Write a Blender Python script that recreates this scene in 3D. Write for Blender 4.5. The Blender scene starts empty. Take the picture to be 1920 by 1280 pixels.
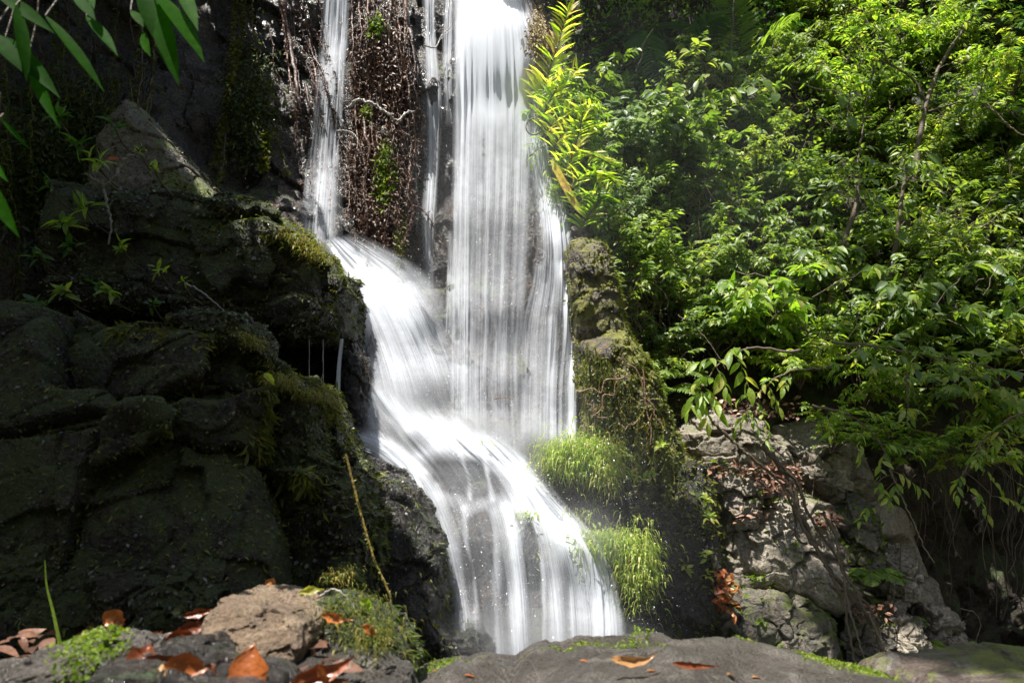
import bpy, math, random
import numpy as np
from mathutils import Vector, Matrix

# ------------------------------------------------------------------ camera, sky, sun, exposure
SC = bpy.context.scene
COL = SC.collection
rng = np.random.default_rng(11)
random.seed(5)
PITCH = math.radians(12)
CAMZ = 1.0
FPX = 1280.0
cam_d = bpy.data.cameras.new('camera')
cam_d.lens = 24; cam_d.sensor_width = 36; cam_d.clip_end = 500; cam_d.clip_start = 0.05
cam_d.dof.use_dof = True; cam_d.dof.focus_distance = 6.0; cam_d.dof.aperture_fstop = 3.5
cam = bpy.data.objects.new('camera', cam_d); COL.objects.link(cam)
cam.location = (0, 0, CAMZ); cam.rotation_euler = (math.radians(90) + PITCH, 0, 0)
SC.camera = cam

SUN = np.array([-0.22, -0.30, 1.0]); SUN /= np.linalg.norm(SUN)
w = bpy.data.worlds.new('World'); SC.world = w; w.use_nodes = True
wn = w.node_tree.nodes; bg = wn['Background']
sky = wn.new('ShaderNodeTexSky'); sky.sky_type = 'NISHITA'; sky.sun_disc = False
sky.sun_elevation = math.asin(SUN[2]); sky.sun_rotation = math.atan2(SUN[0], SUN[1])
w.node_tree.links.new(sky.outputs[0], bg.inputs[0]); bg.inputs[1].default_value = 0.10
sd = bpy.data.lights.new('sun', 'SUN'); sd.energy = 5.0; sd.angle = math.radians(0.5); sd.color = (1.0, 0.95, 0.87)
sun = bpy.data.objects.new('sun', sd); COL.objects.link(sun)
sun.rotation_euler = Vector(SUN).to_track_quat('Z', 'Y').to_euler()
SC.view_settings.view_transform = 'Standard'; SC.view_settings.look = 'None'
SC.view_settings.exposure = 1.2; SC.view_settings.gamma = 1.0
SC.render.engine = 'CYCLES'
SC.cycles.use_denoising = True
SC.cycles.max_bounces = 8; SC.cycles.transparent_max_bounces = 24
SC.cycles.sample_clamp_indirect = 6.0

# ------------------------------------------------------------------ helpers
def P(px, py, Y):
    """a point at distance Y in the place, seen at pixel (px,py) of the 1920x1280 photograph"""
    px = np.asarray(px, float); py = np.asarray(py, float); Y = np.asarray(Y, float)
    x = (px - 960) / FPX; y = (640 - py) / FPX
    t = Y / (math.cos(PITCH) - y * math.sin(PITCH))
    return np.stack([x * t, Y + 0 * t, CAMZ + t * (math.sin(PITCH) + y * math.cos(PITCH))], -1)

def proj(p):
    p = np.atleast_2d(p); d = p - np.array([0, 0, CAMZ])
    f = d[:, 1] * math.cos(PITCH) + d[:, 2] * math.sin(PITCH)
    u = -d[:, 1] * math.sin(PITCH) + d[:, 2] * math.cos(PITCH)
    f = np.where(f > 0.01, f, 0.01)
    return 960 + FPX * d[:, 0] / f, 640 - FPX * u / f

def _hash(i, j, k, s):
    n = (i * 374761393 + j * 668265263 + k * 2147483647 + s * 974634777) & 0xFFFFFFFF
    n = ((n ^ (n >> 13)) * 1274126177) & 0xFFFFFFFF
    n = ((n ^ (n >> 16)) * 2246822519) & 0xFFFFFFFF
    n = n ^ (n >> 15)
    return (n & 0xFFFFFF) / float(0x800000) - 1.0

def vnoise(p, s=0):
    f = np.floor(p).astype(np.int64); t = p - f; t = t * t * t * (t * (t * 6 - 15) + 10)
    r = 0
    for a in (0, 1):
        for b in (0, 1):
            for c in (0, 1):
                wgt = (t[:, 0] if a else 1 - t[:, 0]) * (t[:, 1] if b else 1 - t[:, 1]) * (t[:, 2] if c else 1 - t[:, 2])
                r = r + wgt * _hash(f[:, 0] + a, f[:, 1] + b, f[:, 2] + c, s)
    return r

def fbm(p, o=4, s=0, g=.5, ridge=False):
    a = 1.0; tot = 0; r = 0; q = p.copy()
    for i in range(o):
        n = vnoise(q, s + i * 17)
        if ridge: n = 1 - 2 * np.abs(n)
        r = r + a * n; tot += a; a *= g; q = q * 2.03 + 11.7
    return r / tot

def worley(p, s=0):
    f = np.floor(p).astype(np.int64); d1 = np.full(len(p), 9.); d2 = np.full(len(p), 9.); h = np.zeros(len(p))
    for a in (-1, 0, 1):
        for b in (-1, 0, 1):
            for c in (-1, 0, 1):
                i, j, k = f[:, 0] + a, f[:, 1] + b, f[:, 2] + c
                q = np.stack([i + .5 + .45 * _hash(i, j, k, s), j + .5 + .45 * _hash(i, j, k, s + 1), k + .5 + .45 * _hash(i, j, k, s + 2)], -1)
                d = np.linalg.norm(p - q, axis=1); hh = _hash(i, j, k, s + 3)
                closer = d < d1
                d2 = np.where(closer, d1, np.minimum(d2, d)); h = np.where(closer, hh, h); d1 = np.where(closer, d, d1)
    return d1, d2, h

def facets(p, s=0, tilt=1.0):
    f = np.floor(p).astype(np.int64); d1 = np.full(len(p), 9.); out = np.zeros(len(p)); d2 = np.full(len(p), 9.)
    for a in (-1, 0, 1):
        for b in (-1, 0, 1):
            for c in (-1, 0, 1):
                i, j, k = f[:, 0] + a, f[:, 1] + b, f[:, 2] + c
                q = np.stack([i + .5 + .48 * _hash(i, j, k, s), j + .5 + .48 * _hash(i, j, k, s + 1), k + .5 + .48 * _hash(i, j, k, s + 2)], -1)
                v = p - q; d = np.abs(v).max(1) * .6 + .4 * np.linalg.norm(v, axis=1)
                g = _hash(i, j, k, s + 3) * .6 + tilt * (v[:, 0] * _hash(i, j, k, s + 4) + v[:, 2] * _hash(i, j, k, s + 5) + v[:, 1] * _hash(i, j, k, s + 6))
                cl = d < d1; d2 = np.where(cl, d1, np.minimum(d2, d)); out = np.where(cl, g, out); d1 = np.where(cl, d, d1)
    return out, np.clip((d2 - d1) / .07, 0, 1)

def norm(v): return v / np.maximum(np.linalg.norm(v, axis=-1, keepdims=True), 1e-9)
UP = np.array([0., 0., 1.])

def tag(o, label=None, cat=None, group=None, kind=None):
    if label: o['label'] = label
    if cat: o['category'] = cat
    if group: o['group'] = group
    if kind: o['kind'] = kind
    return o

def empty(name, loc, label, cat, group=None):
    o = bpy.data.objects.new(name, None); COL.objects.link(o); o.location = loc; o.empty_display_size = .1
    return tag(o, label, cat, group)

def mesh_obj(name, V, F, mat, parent=None, loc=None, uv=None, attrs=None, smooth=True):
    V = np.asarray(V, float)
    if loc is not None: V = V - np.asarray(loc)
    me = bpy.data.meshes.new(name); F = np.asarray(F, np.int32)
    nf, k = F.shape
    me.vertices.add(len(V)); me.vertices.foreach_set('co', V.astype(np.float32).ravel())
    me.loops.add(nf * k); me.loops.foreach_set('vertex_index', F.ravel())
    me.polygons.add(nf); me.polygons.foreach_set('loop_start', np.arange(nf, dtype=np.int32) * k)
    me.polygons.foreach_set('use_smooth', np.full(nf, smooth))
    me.update(calc_edges=True)
    if uv is not None:
        l = me.uv_layers.new(name='UVMap'); l.data.foreach_set('uv', np.asarray(uv)[F.ravel()].astype(np.float32).ravel())
    for n, a in (attrs or {}).items():
        at = me.attributes.new(n, 'FLOAT', 'POINT'); at.data.foreach_set('value', np.asarray(a, np.float32))
    me.materials.append(mat)
    o = bpy.data.objects.new(name, me); COL.objects.link(o)
    if parent is not None: o.parent = parent
    elif loc is not None: o.location = loc
    return o

def copy_tree(o, parent=None):
    c = o.copy(); COL.objects.link(c); c.parent = parent
    for ch in list(o.children): copy_tree(ch, c)
    return c

class Batch:
    def __init__(s): s.V = []; s.F = []; s.T = []; s.n = 0
    def add(s, V, F, T):
        s.V.append(V); s.F.append(F + s.n); s.T.append(T); s.n += len(V)
    def leaves(s, tpl, pos, a, n, ln, wd, tint):
        pos = np.atleast_2d(pos); N = len(pos)
        if N == 0: return
        a = norm(np.broadcast_to(a, pos.shape)); n = np.broadcast_to(n, pos.shape) + 1e-4
        sd_ = norm(np.cross(a, n)); n = np.cross(sd_, a)
        ln = np.broadcast_to(ln, (N,))[:, None, None]; wd = np.broadcast_to(wd, (N,))[:, None, None]
        T, F = tpl
        V = pos[:, None] + sd_[:, None] * T[None, :, 0:1] * wd + a[:, None] * T[None, :, 1:2] * ln + n[:, None] * T[None, :, 2:3] * ln
        k = len(T); FF = (F[None] + (np.arange(N) * k)[:, None, None]).reshape(-1, 4)
        s.add(V.reshape(-1, 3), FF, np.repeat(np.broadcast_to(tint, (N,)), k))
    def ribbons(s, C, side, W, tint):
        """C (N,K,3) centre lines, side (N,3) or (N,K,3), W (K,) or (N,K)"""
        N, K, _ = C.shape
        if side.ndim == 2: side = np.repeat(side[:, None], K, 1)
        W = np.broadcast_to(W, (N, K))[..., None]
        V = np.stack([C - side * W, C + side * W], 2).reshape(-1, 3)
        q = np.array([[2 * i, 2 * i + 1, 2 * i + 3, 2 * i + 2] for i in range(K - 1)])
        F = (q[None] + (np.arange(N) * 2 * K)[:, None, None]).reshape(-1, 4)
        s.add(V, F, np.repeat(np.broadcast_to(tint, (N,)), 2 * K))
    def tube(s, pts, rad, sides=6, tint=.5, wob=0.0):
        pts = np.asarray(pts, float); K = len(pts); rad = np.broadcast_to(rad, (K,)).astype(float)
        if wob: rad = rad * (1 + wob * rng.normal(size=K))
        t = norm(np.gradient(pts, axis=0)); ref = np.array([.31, .85, .42])
        u = norm(np.cross(t, ref)); v = np.cross(t, u)
        an = np.arange(sides) * 2 * math.pi / sides
        V = pts[:, None] + rad[:, None, None] * (u[:, None] * np.cos(an)[None, :, None] + v[:, None] * np.sin(an)[None, :, None])
        F = [[i * sides + j, i * sides + (j + 1) % sides, (i + 1) * sides + (j + 1) % sides, (i + 1) * sides + j] for i in range(K - 1) for j in range(sides)]
        s.add(V.reshape(-1, 3), np.array(F), np.full(K * sides, tint))
    def build(s, name, mat, parent=None, loc=None):
        if not s.V: return None
        return mesh_obj(name, np.concatenate(s.V), np.concatenate(s.F), mat, parent, loc, attrs={'tint': np.concatenate(s.T)})

def leaf_tpl(ts, ws, fold=.25, droop=.25):
    """unit leaf along +Y; half-widths ws at stations ts"""
    V = []
    for t, w_ in zip(ts, ws):
        z = -droop * t * t
        V += [(-w_, t, z + fold * w_ * .3), (0, t, z), (w_, t, z + fold * w_ * .3)]
    F = []
    for i in range(len(ts) - 1):
        a = 3 * i
        F += [[a, a + 1, a + 4, a + 3], [a + 1, a + 2, a + 5, a + 4]]
    return np.array(V, float), np.array(F)
LEAF = leaf_tpl([0, .3, .65, 1], [.06, .5, .38, .01], .6, .22)
LEAFN = leaf_tpl([0, .12, .3, .5, .7, .87, 1], [.03, .3, .46, .5, .38, .18, .0], .5, .3)
BROAD = leaf_tpl([0, .1, .3, .5, .75, .9, 1], [.2, .42, .5, .45, .27, .12, .0], .35, .25)
NARROW = leaf_tpl([0, .35, .7, 1], [.15, .5, .4, .02], .4, .18)
FLAT = leaf_tpl([0, .5, 1], [.2, .5, .05], .5, .1)
TAN = (np.array([[-.5, 0, 0], [.5, 0, 0], [.3, 1, -.1], [-.3, 1, -.1]], float), np.array([[0, 1, 2, 3]]))

def smooth_path(pts, n):
    pts = np.asarray(pts, float); d = np.r_[0, np.cumsum(np.linalg.norm(np.diff(pts, axis=0), axis=1))]; d /= d[-1]
    t = np.linspace(0, 1, n); m = np.gradient(pts, d, axis=0)
    i = np.clip(np.searchsorted(d, t, 'right') - 1, 0, len(d) - 2); h = (d[i + 1] - d[i])[:, None]; u = ((t - d[i])[:, None]) / h
    return (2*u**3-3*u**2+1)*pts[i] + (u**3-2*u**2+u)*h*m[i] + (-2*u**3+3*u**2)*pts[i+1] + (u**3-u**2)*h*m[i+1]

# ------------------------------------------------------------------ materials
class NT:
    def __init__(s, name):
        s.m = bpy.data.materials.new(name); s.m.use_nodes = True; s.t = s.m.node_tree; s.t.nodes.clear()
        s.out = s.t.nodes.new('ShaderNodeOutputMaterial')
    def n(s, typ, ins=None, **kw):
        nd = s.t.nodes.new('ShaderNode' + typ)
        for k, v in kw.items(): setattr(nd, k, v)
        for k, v in (ins or {}).items():
            i = nd.inputs[k]
            if isinstance(v, bpy.types.NodeSocket): s.t.links.new(v, i)
            else: i.default_value = v
        return nd
    def surf(s, sock): s.t.links.new(sock, s.out.inputs['Surface']); return s.m
    def noise(s, vec, scale, detail=4, rough=.6, dist=0.):
        return s.n('TexNoise', {'Vector': vec, 'Scale': scale, 'Detail': detail, 'Roughness': rough, 'Distortion': dist}).outputs['Fac']
    def ramp(s, fac, stops):
        r = s.n('ValToRGB', {'Fac': fac}); e = r.color_ramp.elements
        while len(e) < len(stops): e.new(.5)
        for k, (p, c) in enumerate(stops):
            e[k].position = p; e[k].color = (c, c, c, 1) if isinstance(c, (int, float)) else (*c, 1)
        return r.outputs['Color']
    def math(s, op, a, b=0.0, clamp=False):
        return s.n('Math', {0: a, 1: b}, operation=op, use_clamp=clamp).outputs[0]
    def mix(s, f, a, b):
        nd = s.n('Mix', data_type='RGBA')
        for i, v in ((0, f), (6, a), (7, b)):
            if isinstance(v, bpy.types.NodeSocket): s.t.links.new(v, nd.inputs[i])
            elif i: nd.inputs[i].default_value = (*v, 1)
            else: nd.inputs[i].default_value = v
        return nd.outputs[2]

def rock_mat(name, c1, c2, c3, moss=(.05, .08, .012), moss_amt=.45, rough=(.2, .55), bump=.6, fine=60, stretch=1.0, spec=.5, upmoss=.5):
    q = NT(name); g = q.n('NewGeometry'); pos = g.outputs['Position']
    mp = q.n('Mapping', {'Vector': pos, 'Scale': (1, 1, stretch)}).outputs[0]
    a = q.noise(mp, 1.8, 6, .65, .4); b = q.noise(mp, 7, 6, .7, .6); c = q.noise(pos, fine, 4, .7)
    col = q.mix(q.ramp(a, [(.35, 0.), (.65, 1.)]), c1, c2)
    col = q.mix(q.ramp(b, [(.5, 0.), (.68, 1.)]), col, c3)
    sp = q.ramp(c, [(.3, .45), (.7, 1.35)])
    col = q.n('Mix', {0: 1.0, 6: col, 7: sp}, data_type='RGBA', blend_type='MULTIPLY').outputs[2]
    nz = q.n('SeparateXYZ', {0: g.outputs['Normal']}).outputs[2]
    mm = q.math('ADD', q.noise(pos, 3.1, 7, .75, .3), q.math('MULTIPLY', nz, .18 * upmoss))
    mask = q.ramp(mm, [(1 - moss_amt - .04 if moss_amt < .95 else .01, 0.), (min(.99, 1 - moss_amt + .06), 1.)])
    mc = q.mix(q.noise(pos, 35, 3), moss, tuple(min(1, x * 2.4) for x in moss))
    col = q.mix(mask, col, mc)
    rr = q.ramp(q.noise(pos, 9, 4, .6), [(.35, rough[0]), (.7, rough[1])])
    rr = q.mix(mask, rr, (.75, .75, .75))
    vor = q.n('TexVoronoi', {'Vector': pos, 'Scale': fine * .55}).outputs['Distance']
    h = q.math('ADD', q.math('MULTIPLY', b, 1.2), q.math('ADD', q.math('MULTIPLY', c, .35), q.math('MULTIPLY', vor, .22)))
    bp = q.n('Bump', {'Height': h, 'Strength': bump, 'Distance': .05}).outputs[0]
    p = q.n('BsdfPrincipled', {'Base Color': col, 'Roughness': rr, 'Normal': bp, 'Specular IOR Level': spec})
    return q.surf(p.outputs[0])

def leaf_mat(name, cols, trans=.45, rough=.35, spec=.5, tcol=None, bump=0.3):
    q = NT(name); t = q.n('Attribute', attribute_name='tint').outputs['Fac']
    g = q.n('NewGeometry').outputs['Position']
    col = q.ramp(t, [(i / (len(cols) - 1), c) for i, c in enumerate(cols)])
    vn = q.ramp(q.noise(g, 45, 3), [(.3, .7), (.7, 1.2)])
    col = q.n('Mix', {0: 1.0, 6: col, 7: vn}, data_type='RGBA', blend_type='MULTIPLY').outputs[2]
    bp = q.n('Bump', {'Height': q.noise(g, 60, 2), 'Strength': bump, 'Distance': .01}).outputs[0]
    p = q.n('BsdfPrincipled', {'Base Color': col, 'Roughness': rough, 'Specular IOR Level': spec, 'Normal': bp})
    tc = q.n('Mix', {0: 1.0, 6: col, 7: (*(tcol or (2.2, 2.6, .8)), 1)}, data_type='RGBA', blend_type='MULTIPLY').outputs[2]
    tr = q.n('BsdfTranslucent', {'Color': tc})
    return q.surf(q.n('MixShader', {0: trans, 1: p.outputs[0], 2: tr.outputs[0]}).outputs[0])

M = {}
M['cliff'] = rock_mat('wet cliff rock', (.020, .019, .020), (.045, .040, .038), (.075, .058, .048), (.03, .045, .012), .42, (.12, .45), .9, 70, .55)
M['wall'] = rock_mat('wet fall wall', (.022, .020, .020), (.060, .052, .048), (.11, .08, .062), (.04, .055, .015), .38, (.08, .42), 1.0, 60, .5)
M['moss_rock'] = rock_mat('mossy dark rock', (.013, .010, .007), (.028, .022, .014), (.052, .038, .024), (.020, .028, .006), .50, (.10, .40), 1.0, 80, spec=.5)
M['black_rock'] = rock_mat('wet black rock', (.010, .009, .008), (.028, .023, .019), (.045, .034, .026), (.02, .034, .012), .36, (.12, .4), .9, 70)
M['pillar'] = rock_mat('mossy pillar rock', (.05, .046, .042), (.15, .12, .085), (.18, .13, .07), (.09, .09, .018), .50, (.25, .6), .9, 60)
M['grey_rock'] = rock_mat('pale grey rock', (.12, .10, .078), (.29, .255, .20), (.44, .39, .31), (.07, .08, .03), .30, (.3, .75), .75, 45, .45)
M['grey_moss'] = rock_mat('mossy grey rock', (.07, .065, .055), (.16, .14, .11), (.23, .19, .14), (.06, .075, .015), .42, (.3, .7), .9, 50)
M['tan_rock'] = rock_mat('tan gneiss', (.12, .085, .058), (.24, .17, .11), (.33, .25, .17), (.06, .07, .02), .30, (.2, .5), .8, 110)
M['slab'] = rock_mat('river slab', (.058, .05, .043), (.115, .10, .086), (.21, .19, .165), (.09, .085, .02), .30, (.22, .6), 1.0, 150, 1.0, .6, .2)
M['soil_slab'] = rock_mat('slab with soil', (.045, .028, .02), (.10, .075, .06), (.20, .18, .16), (.07, .08, .015), .42, (.4, .8), .7, 90)
M['soil'] = rock_mat('forest soil', (.02, .015, .010), (.045, .033, .022), (.07, .05, .03), (.02, .032, .008), .42, (.6, .9), .8, 40)
M['moss'] = leaf_mat('moss green', [(.018, .03, .006), (.05, .075, .012), (.11, .13, .02), (.20, .15, .03)], .25, .5, .3)
M['wetmoss'] = leaf_mat('liverwort', [(.02, .018, .012), (.04, .042, .018), (.07, .068, .034), (.055, .11, .018)], .1, .36, .6)
M['moss_bright'] = leaf_mat('bright moss', [(.06, .10, .01), (.12, .18, .02), (.22, .24, .03)], .35, .5, .3)
M['grass'] = leaf_mat('hanging grass', [(.10, .17, .02), (.22, .30, .04), (.38, .42, .10), (.42, .34, .16)], .4, .4, .5)
M['leaf'] = leaf_mat('shrub leaf', [(.065, .115, .028), (.12, .20, .040), (.19, .27, .055), (.30, .34, .07)], .48, .42, .6, (2.1, 2.15, .8))
M['leaf_near'] = leaf_mat('near leaf', [(.010, .05, .004), (.020, .085, .004), (.035, .12, .005)], .62, .6, .04, (1.6, 2.0, .4), bump=.05)
M['leaf_glare'] = leaf_mat('glare shrub leaf', [(.10, .16, .06), (.19, .27, .12), (.28, .36, .19)], .35, .4, .7, (1.6, 1.7, 1.))  # blown-out sun highlights put into a paler base colour
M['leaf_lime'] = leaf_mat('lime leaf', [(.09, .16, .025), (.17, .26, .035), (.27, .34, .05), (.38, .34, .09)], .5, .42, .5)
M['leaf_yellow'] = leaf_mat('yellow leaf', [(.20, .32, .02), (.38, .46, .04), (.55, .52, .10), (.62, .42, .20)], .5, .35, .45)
M['leaf_dark'] = leaf_mat('shade leaf', [(.03, .07, .016), (.055, .13, .024), (.09, .17, .03)], .4, .4, .5)  # darker copy of the shrub leaf, shade put into its green
M['leaf_dead'] = leaf_mat('dead leaf', [(.07, .022, .012), (.22, .055, .015), (.42, .13, .03), (.38, .24, .10)], .2, .35, .5, (1.5, 1.2, 1.))
M['leaf_litter'] = leaf_mat('leaf litter', [(.05, .025, .018), (.14, .07, .045), (.25, .13, .08), (.42, .27, .20)], .1, .5, .4, (1.3, 1.2, 1.))
M['bark'] = leaf_mat('bark', [(.04, .03, .022), (.10, .075, .05), (.20, .16, .11)], .02, .6, .4, (1, 1, 1), .9)
M['root'] = leaf_mat('red root', [(.03, .020, .015), (.10, .055, .040), (.20, .11, .075), (.34, .24, .17)], .05, .45, .5, (1.2, 1, 1), .9)
M['paleroot'] = leaf_mat('pale wet root', [(.10, .09, .08), (.25, .23, .21), (.4, .38, .35)], .02, .35, .6, (1, 1, 1), .8)
M['yellowvine'] = leaf_mat('yellow vine', [(.10, .08, .02), (.22, .16, .04), (.35, .25, .07)], .05, .5, .4, (1, 1, 1), .6)

def water_mat(name, su=26, sv=.16, lo=.42, hi=.66, col=(.83, .87, .94)):
    q = NT(name); uv = q.n('UVMap').outputs[0]; d = q.n('Attribute', attribute_name='dens').outputs['Fac']
    def st(a, b, det, off):
        return q.noise(q.n('Mapping', {'Vector': uv, 'Scale': (a, b, 1), 'Location': (off, off * .7, 0)}).outputs[0], 1.0, det, .55)
    s1 = q.ramp(st(su * .30, sv * .5, 3, 0), [(.30, .0), (.70, 1.)])
    s2 = q.ramp(st(su * 1.3, sv, 3, 5.3), [(.30, .0), (.70, 1.)])
    s3 = q.ramp(st(su * 5., sv * 2.4, 2, 9.1), [(.34, .0), (.66, 1.)])
    s4 = q.ramp(q.noise(uv, 9., 4, .65), [(.3, .0), (.7, 1.)])
    s = q.math('ADD', q.math('MULTIPLY', s1, .28), q.math('ADD', q.math('MULTIPLY', s2, .30), q.math('ADD', q.math('MULTIPLY', s3, .26), q.math('MULTIPLY', s4, .16))))
    # thick water hides its streaks, thin water breaks up into them
    dd = q.math('MULTIPLY', d, d); thin = q.math('SUBTRACT', 1.0, dd)
    al = q.math('ADD', d, q.math('MULTIPLY', q.math('MULTIPLY', q.math('SUBTRACT', s, .5), 1.05), q.math('MULTIPLY', thin, q.math('MULTIPLY', d, 3.0, True))))
    al = q.n('Clamp', {0: al, 1: 0., 2: .985}).outputs[0]
    nrm = q.n('VectorMath', {0: q.n('NewGeometry').outputs['Normal'], 1: (-.1, -1.0, .30)}, operation='ADD'); nrm = q.n('VectorMath', {0: nrm.outputs[0]}, operation='NORMALIZE')
    df = q.n('BsdfDiffuse', {'Color': (*col, 1), 'Normal': nrm.outputs[0]})
    tl = q.n('BsdfTranslucent', {'Color': (*col, 1)})
    sh = q.n('MixShader', {0: .25, 1: df.outputs[0], 2: tl.outputs[0]})
    return q.surf(q.n('MixShader', {0: al, 1: q.n('BsdfTransparent').outputs[0], 2: sh.outputs[0]}).outputs[0])
M['water'] = water_mat('falling water')
M['thin_water'] = water_mat('thin water', 50, .2)

# ------------------------------------------------------------------ terrain
class Field:
    """a rock face as Y = f(X, Z), smooth interpolation through known points"""
    def __init__(s, cps, k=.05):
        c = np.array(cps, float); q = P(c[:, 0], c[:, 1], c[:, 2]); s.x, s.y, s.z, s.k = q[:, 0], q[:, 1], q[:, 2], k
    def __call__(s, X, Z):
        X = np.asarray(X, float); Z = np.asarray(Z, float); num = 0; den = 0
        for x, y, z in zip(s.x, s.y, s.z):
            w_ = 1 / ((X - x) ** 2 + (Z - z) ** 2 + s.k) ** 2; num = num + w_ * y; den = den + w_
        return num / den
    def at(s, px, py, off=0.0, it=6):
        px = np.asarray(px, float); Y = np.full(px.shape, 6.); 
        for _ in range(it):
            q = P(px, py, Y); Y = .5 * Y + .5 * (s(q[..., 0], q[..., 2]) - off)
        return P(px, py, Y)

cliff_f = Field([
 (-400,-150,4.6),(-100,-150,5.0),(200,-150,5.8),(450,-150,6.5),(700,-150,6.7),(900,-150,6.6),(1000,-150,6.9),(1080,-150,8.2),(-100,-400,5.6),(500,-400,7.2),(900,-400,7.4),(1100,-400,9),
 (-300,100,4.3),(0,100,4.8),(150,100,5.2),(300,100,5.8),(450,100,6.2),(620,100,6.5),(700,100,6.25),(760,100,6.35),(820,100,6.55),(900,100,6.35),(980,100,6.45),(1030,100,7.3),(1100,100,8.8),
 (-300,300,4.0),(0,300,4.6),(250,300,5.2),(450,300,6.0),(620,300,6.4),(700,300,6.2),(820,300,6.5),(930,300,6.5),(1010,300,6.4),(1060,300,6.7),(1120,300,7.6),(1250,300,9),
 (0,500,4.5),(250,500,5.2),(450,500,5.6),(600,490,5.85),(700,480,6.2),(820,500,6.4),(930,500,6.4),(1040,500,6.2),(1100,500,6.2),(1180,500,7.2),
 (0,700,4.6),(300,650,5.2),(560,690,5.6),(640,650,5.6),(740,640,5.75),(850,650,6.15),(950,650,6.3),(1060,650,6.1),(1120,650,6.0),(1220,650,7.0),
 (650,760,5.25),(750,760,5.45),(850,760,5.85),(950,760,6.05),(1070,780,6.0),(1150,760,6.0),(1250,760,6.7),
 (680,850,5.0),(780,850,5.15),(880,850,5.35),(980,850,5.55),(1080,860,5.6),(1200,850,6.0),(1300,850,6.4),
 (0,950,4.6),(500,950,4.8),(750,950,4.9),(820,950,4.9),(900,950,4.9),(1000,950,5.05),(1080,950,5.25),(1200,950,5.9),
 (780,1030,4.8),(850,1030,4.72),(950,1030,4.75),(1050,1030,4.8),(1130,1030,4.95),(1230,1030,5.8),
 (0,1250,4.6),(500,1250,4.7),(850,1250,4.6),(950,1250,4.55),(1050,1250,4.55),(1150,1250,4.65),(1250,1250,5.6),(1400,1250,6.0),(1400,900,6.9),(1400,1050,6.6)], .05)
hill_f = Field([
 (1050,-300,14),(1500,-300,14),(2200,-300,14),(3000,-300,11),(1050,-100,11),(1500,-100,11.5),(2200,-100,11),(2900,-100,9),
 (1100,100,9.6),(1300,100,10),(1600,100,10),(1920,100,9.5),(2200,100,9),(2900,100,7.5),
 (1120,300,8.7),(1400,300,9),(1700,300,9),(1920,300,8.6),(2300,300,7.8),(1150,500,7.9),(1500,500,8.2),(1900,500,7.8),(2300,500,7.),(3000,500,6.),
 (1200,700,7.4),(1450,700,7.2),(1700,700,7.2),(1950,700,6.9),(2300,700,6.3),(1250,800,6.9),(1400,780,6.7),(1500,800,6.9),(1700,800,7.2),(1900,800,7.3),(2300,800,6.6),
 (1200,950,6.8),(1300,950,6.5),(1500,950,6.55),(1700,950,6.9),(1900,950,7.5),(2300,950,6.7),(1200,1250,6.6),(1300,1250,6.15),(1500,1250,6.15),(1700,1250,6.35),(1900,1250,7.2),(2300,1250,6.6),(3000,1250,5.)], .12)

def face_detail(X, Y, Z, amp, seed, vert=.5):
    p = np.stack([X, Y * .6, Z * vert], -1)
    d = amp * (1.1 * fbm(p * .9, 4, seed) + .55 * fbm(p * 2.6 + 5, 4, seed + 3, ridge=True))
    h, crack = facets(np.stack([X, Y, Z * .8], -1) * 1.7 + .3 * np.stack([fbm(p * 2, 3, seed + 8), fbm(p * 2, 3, seed + 9), fbm(p * 2, 3, seed + 10)], -1), seed); h2, c2 = facets(np.stack([X, Y, Z * .7], -1) * 5 + .2 * fbm(p * 4, 2, seed + 11)[:, None], seed + 40)
    d = d + amp * (1.1 * h - .3 * (1 - crack) ** 2 + .35 * h2)
    q = np.stack([X, Y, Z], -1)
    return d + amp * .22 * fbm(q * 9, 4, seed + 20) + amp * .07 * fbm(q * 40, 2, seed + 25)

def face_mesh(name, f, x0, x1, z0, z1, nx, nz, mat, amp, seed, label, keep=None):
    X, Z = np.meshgrid(np.linspace(x0, x1, nx), np.linspace(z0, z1, nz)); X = X.ravel(); Z = Z.ravel()
    Y = f(X, Z); d = face_detail(X, Y, Z, amp, seed)
    V = np.stack([X, Y - d, Z + d * .15], -1)
    i = np.arange(nx * nz).reshape(nz, nx)
    F = np.stack([i[:-1, :-1], i[:-1, 1:], i[1:, 1:], i[1:, :-1]], -1).reshape(-1, 4)
    if keep is not None: F = F[keep(V[F].mean(1))]
    o = mesh_obj(name, V, F, mat); tag(o, label, None, None, 'structure'); return V, F

CV, CF = face_mesh('cliff', cliff_f, -8, 3.0, -.9, 9.5, 620, 600, M['wall'], .10, 40, 'dark wet rock face behind the waterfall', lambda c: proj(c)[0] < np.interp(proj(c)[1], [-600, 300, 430, 620, 900, 1250], [1060, 1060, 1110, 1180, 1330, 1400]))
HV, HF = face_mesh('hillside', hill_f, -.6, 13, -.9, 13.5, 440, 440, M['soil'], .16, 70, 'steep dark hillside under the shrubs')

# ground: stream bed round the camera, banks rising behind it
gx, gy = np.meshgrid(np.linspace(-40, 40, 200), np.linspace(-40, 14, 150)); gx = gx.ravel(); gy = gy.ravel()
rr = np.maximum(np.abs(gx) * .9, -gy * .75); rise = np.clip((rr - 4.0) / 7, 0, 2.4); gz = -.75 + 9 * rise ** 1.3 + .6 * fbm(np.stack([gx, gy, 0 * gx], -1) * .4, 4, 3) * np.clip(rr / 4, 0, 1)
gz = np.where(gy > 6.6, -.75, gz)
i = np.arange(200 * 150).reshape(150, 200)
tag(mesh_obj('ground', np.stack([gx, gy, gz], -1), np.stack([i[:-1, :-1], i[:-1, 1:], i[1:, 1:], i[1:, :-1]], -1).reshape(-1, 4), M['soil']), 'stream bed and steep forest banks', None, None, 'structure')

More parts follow.
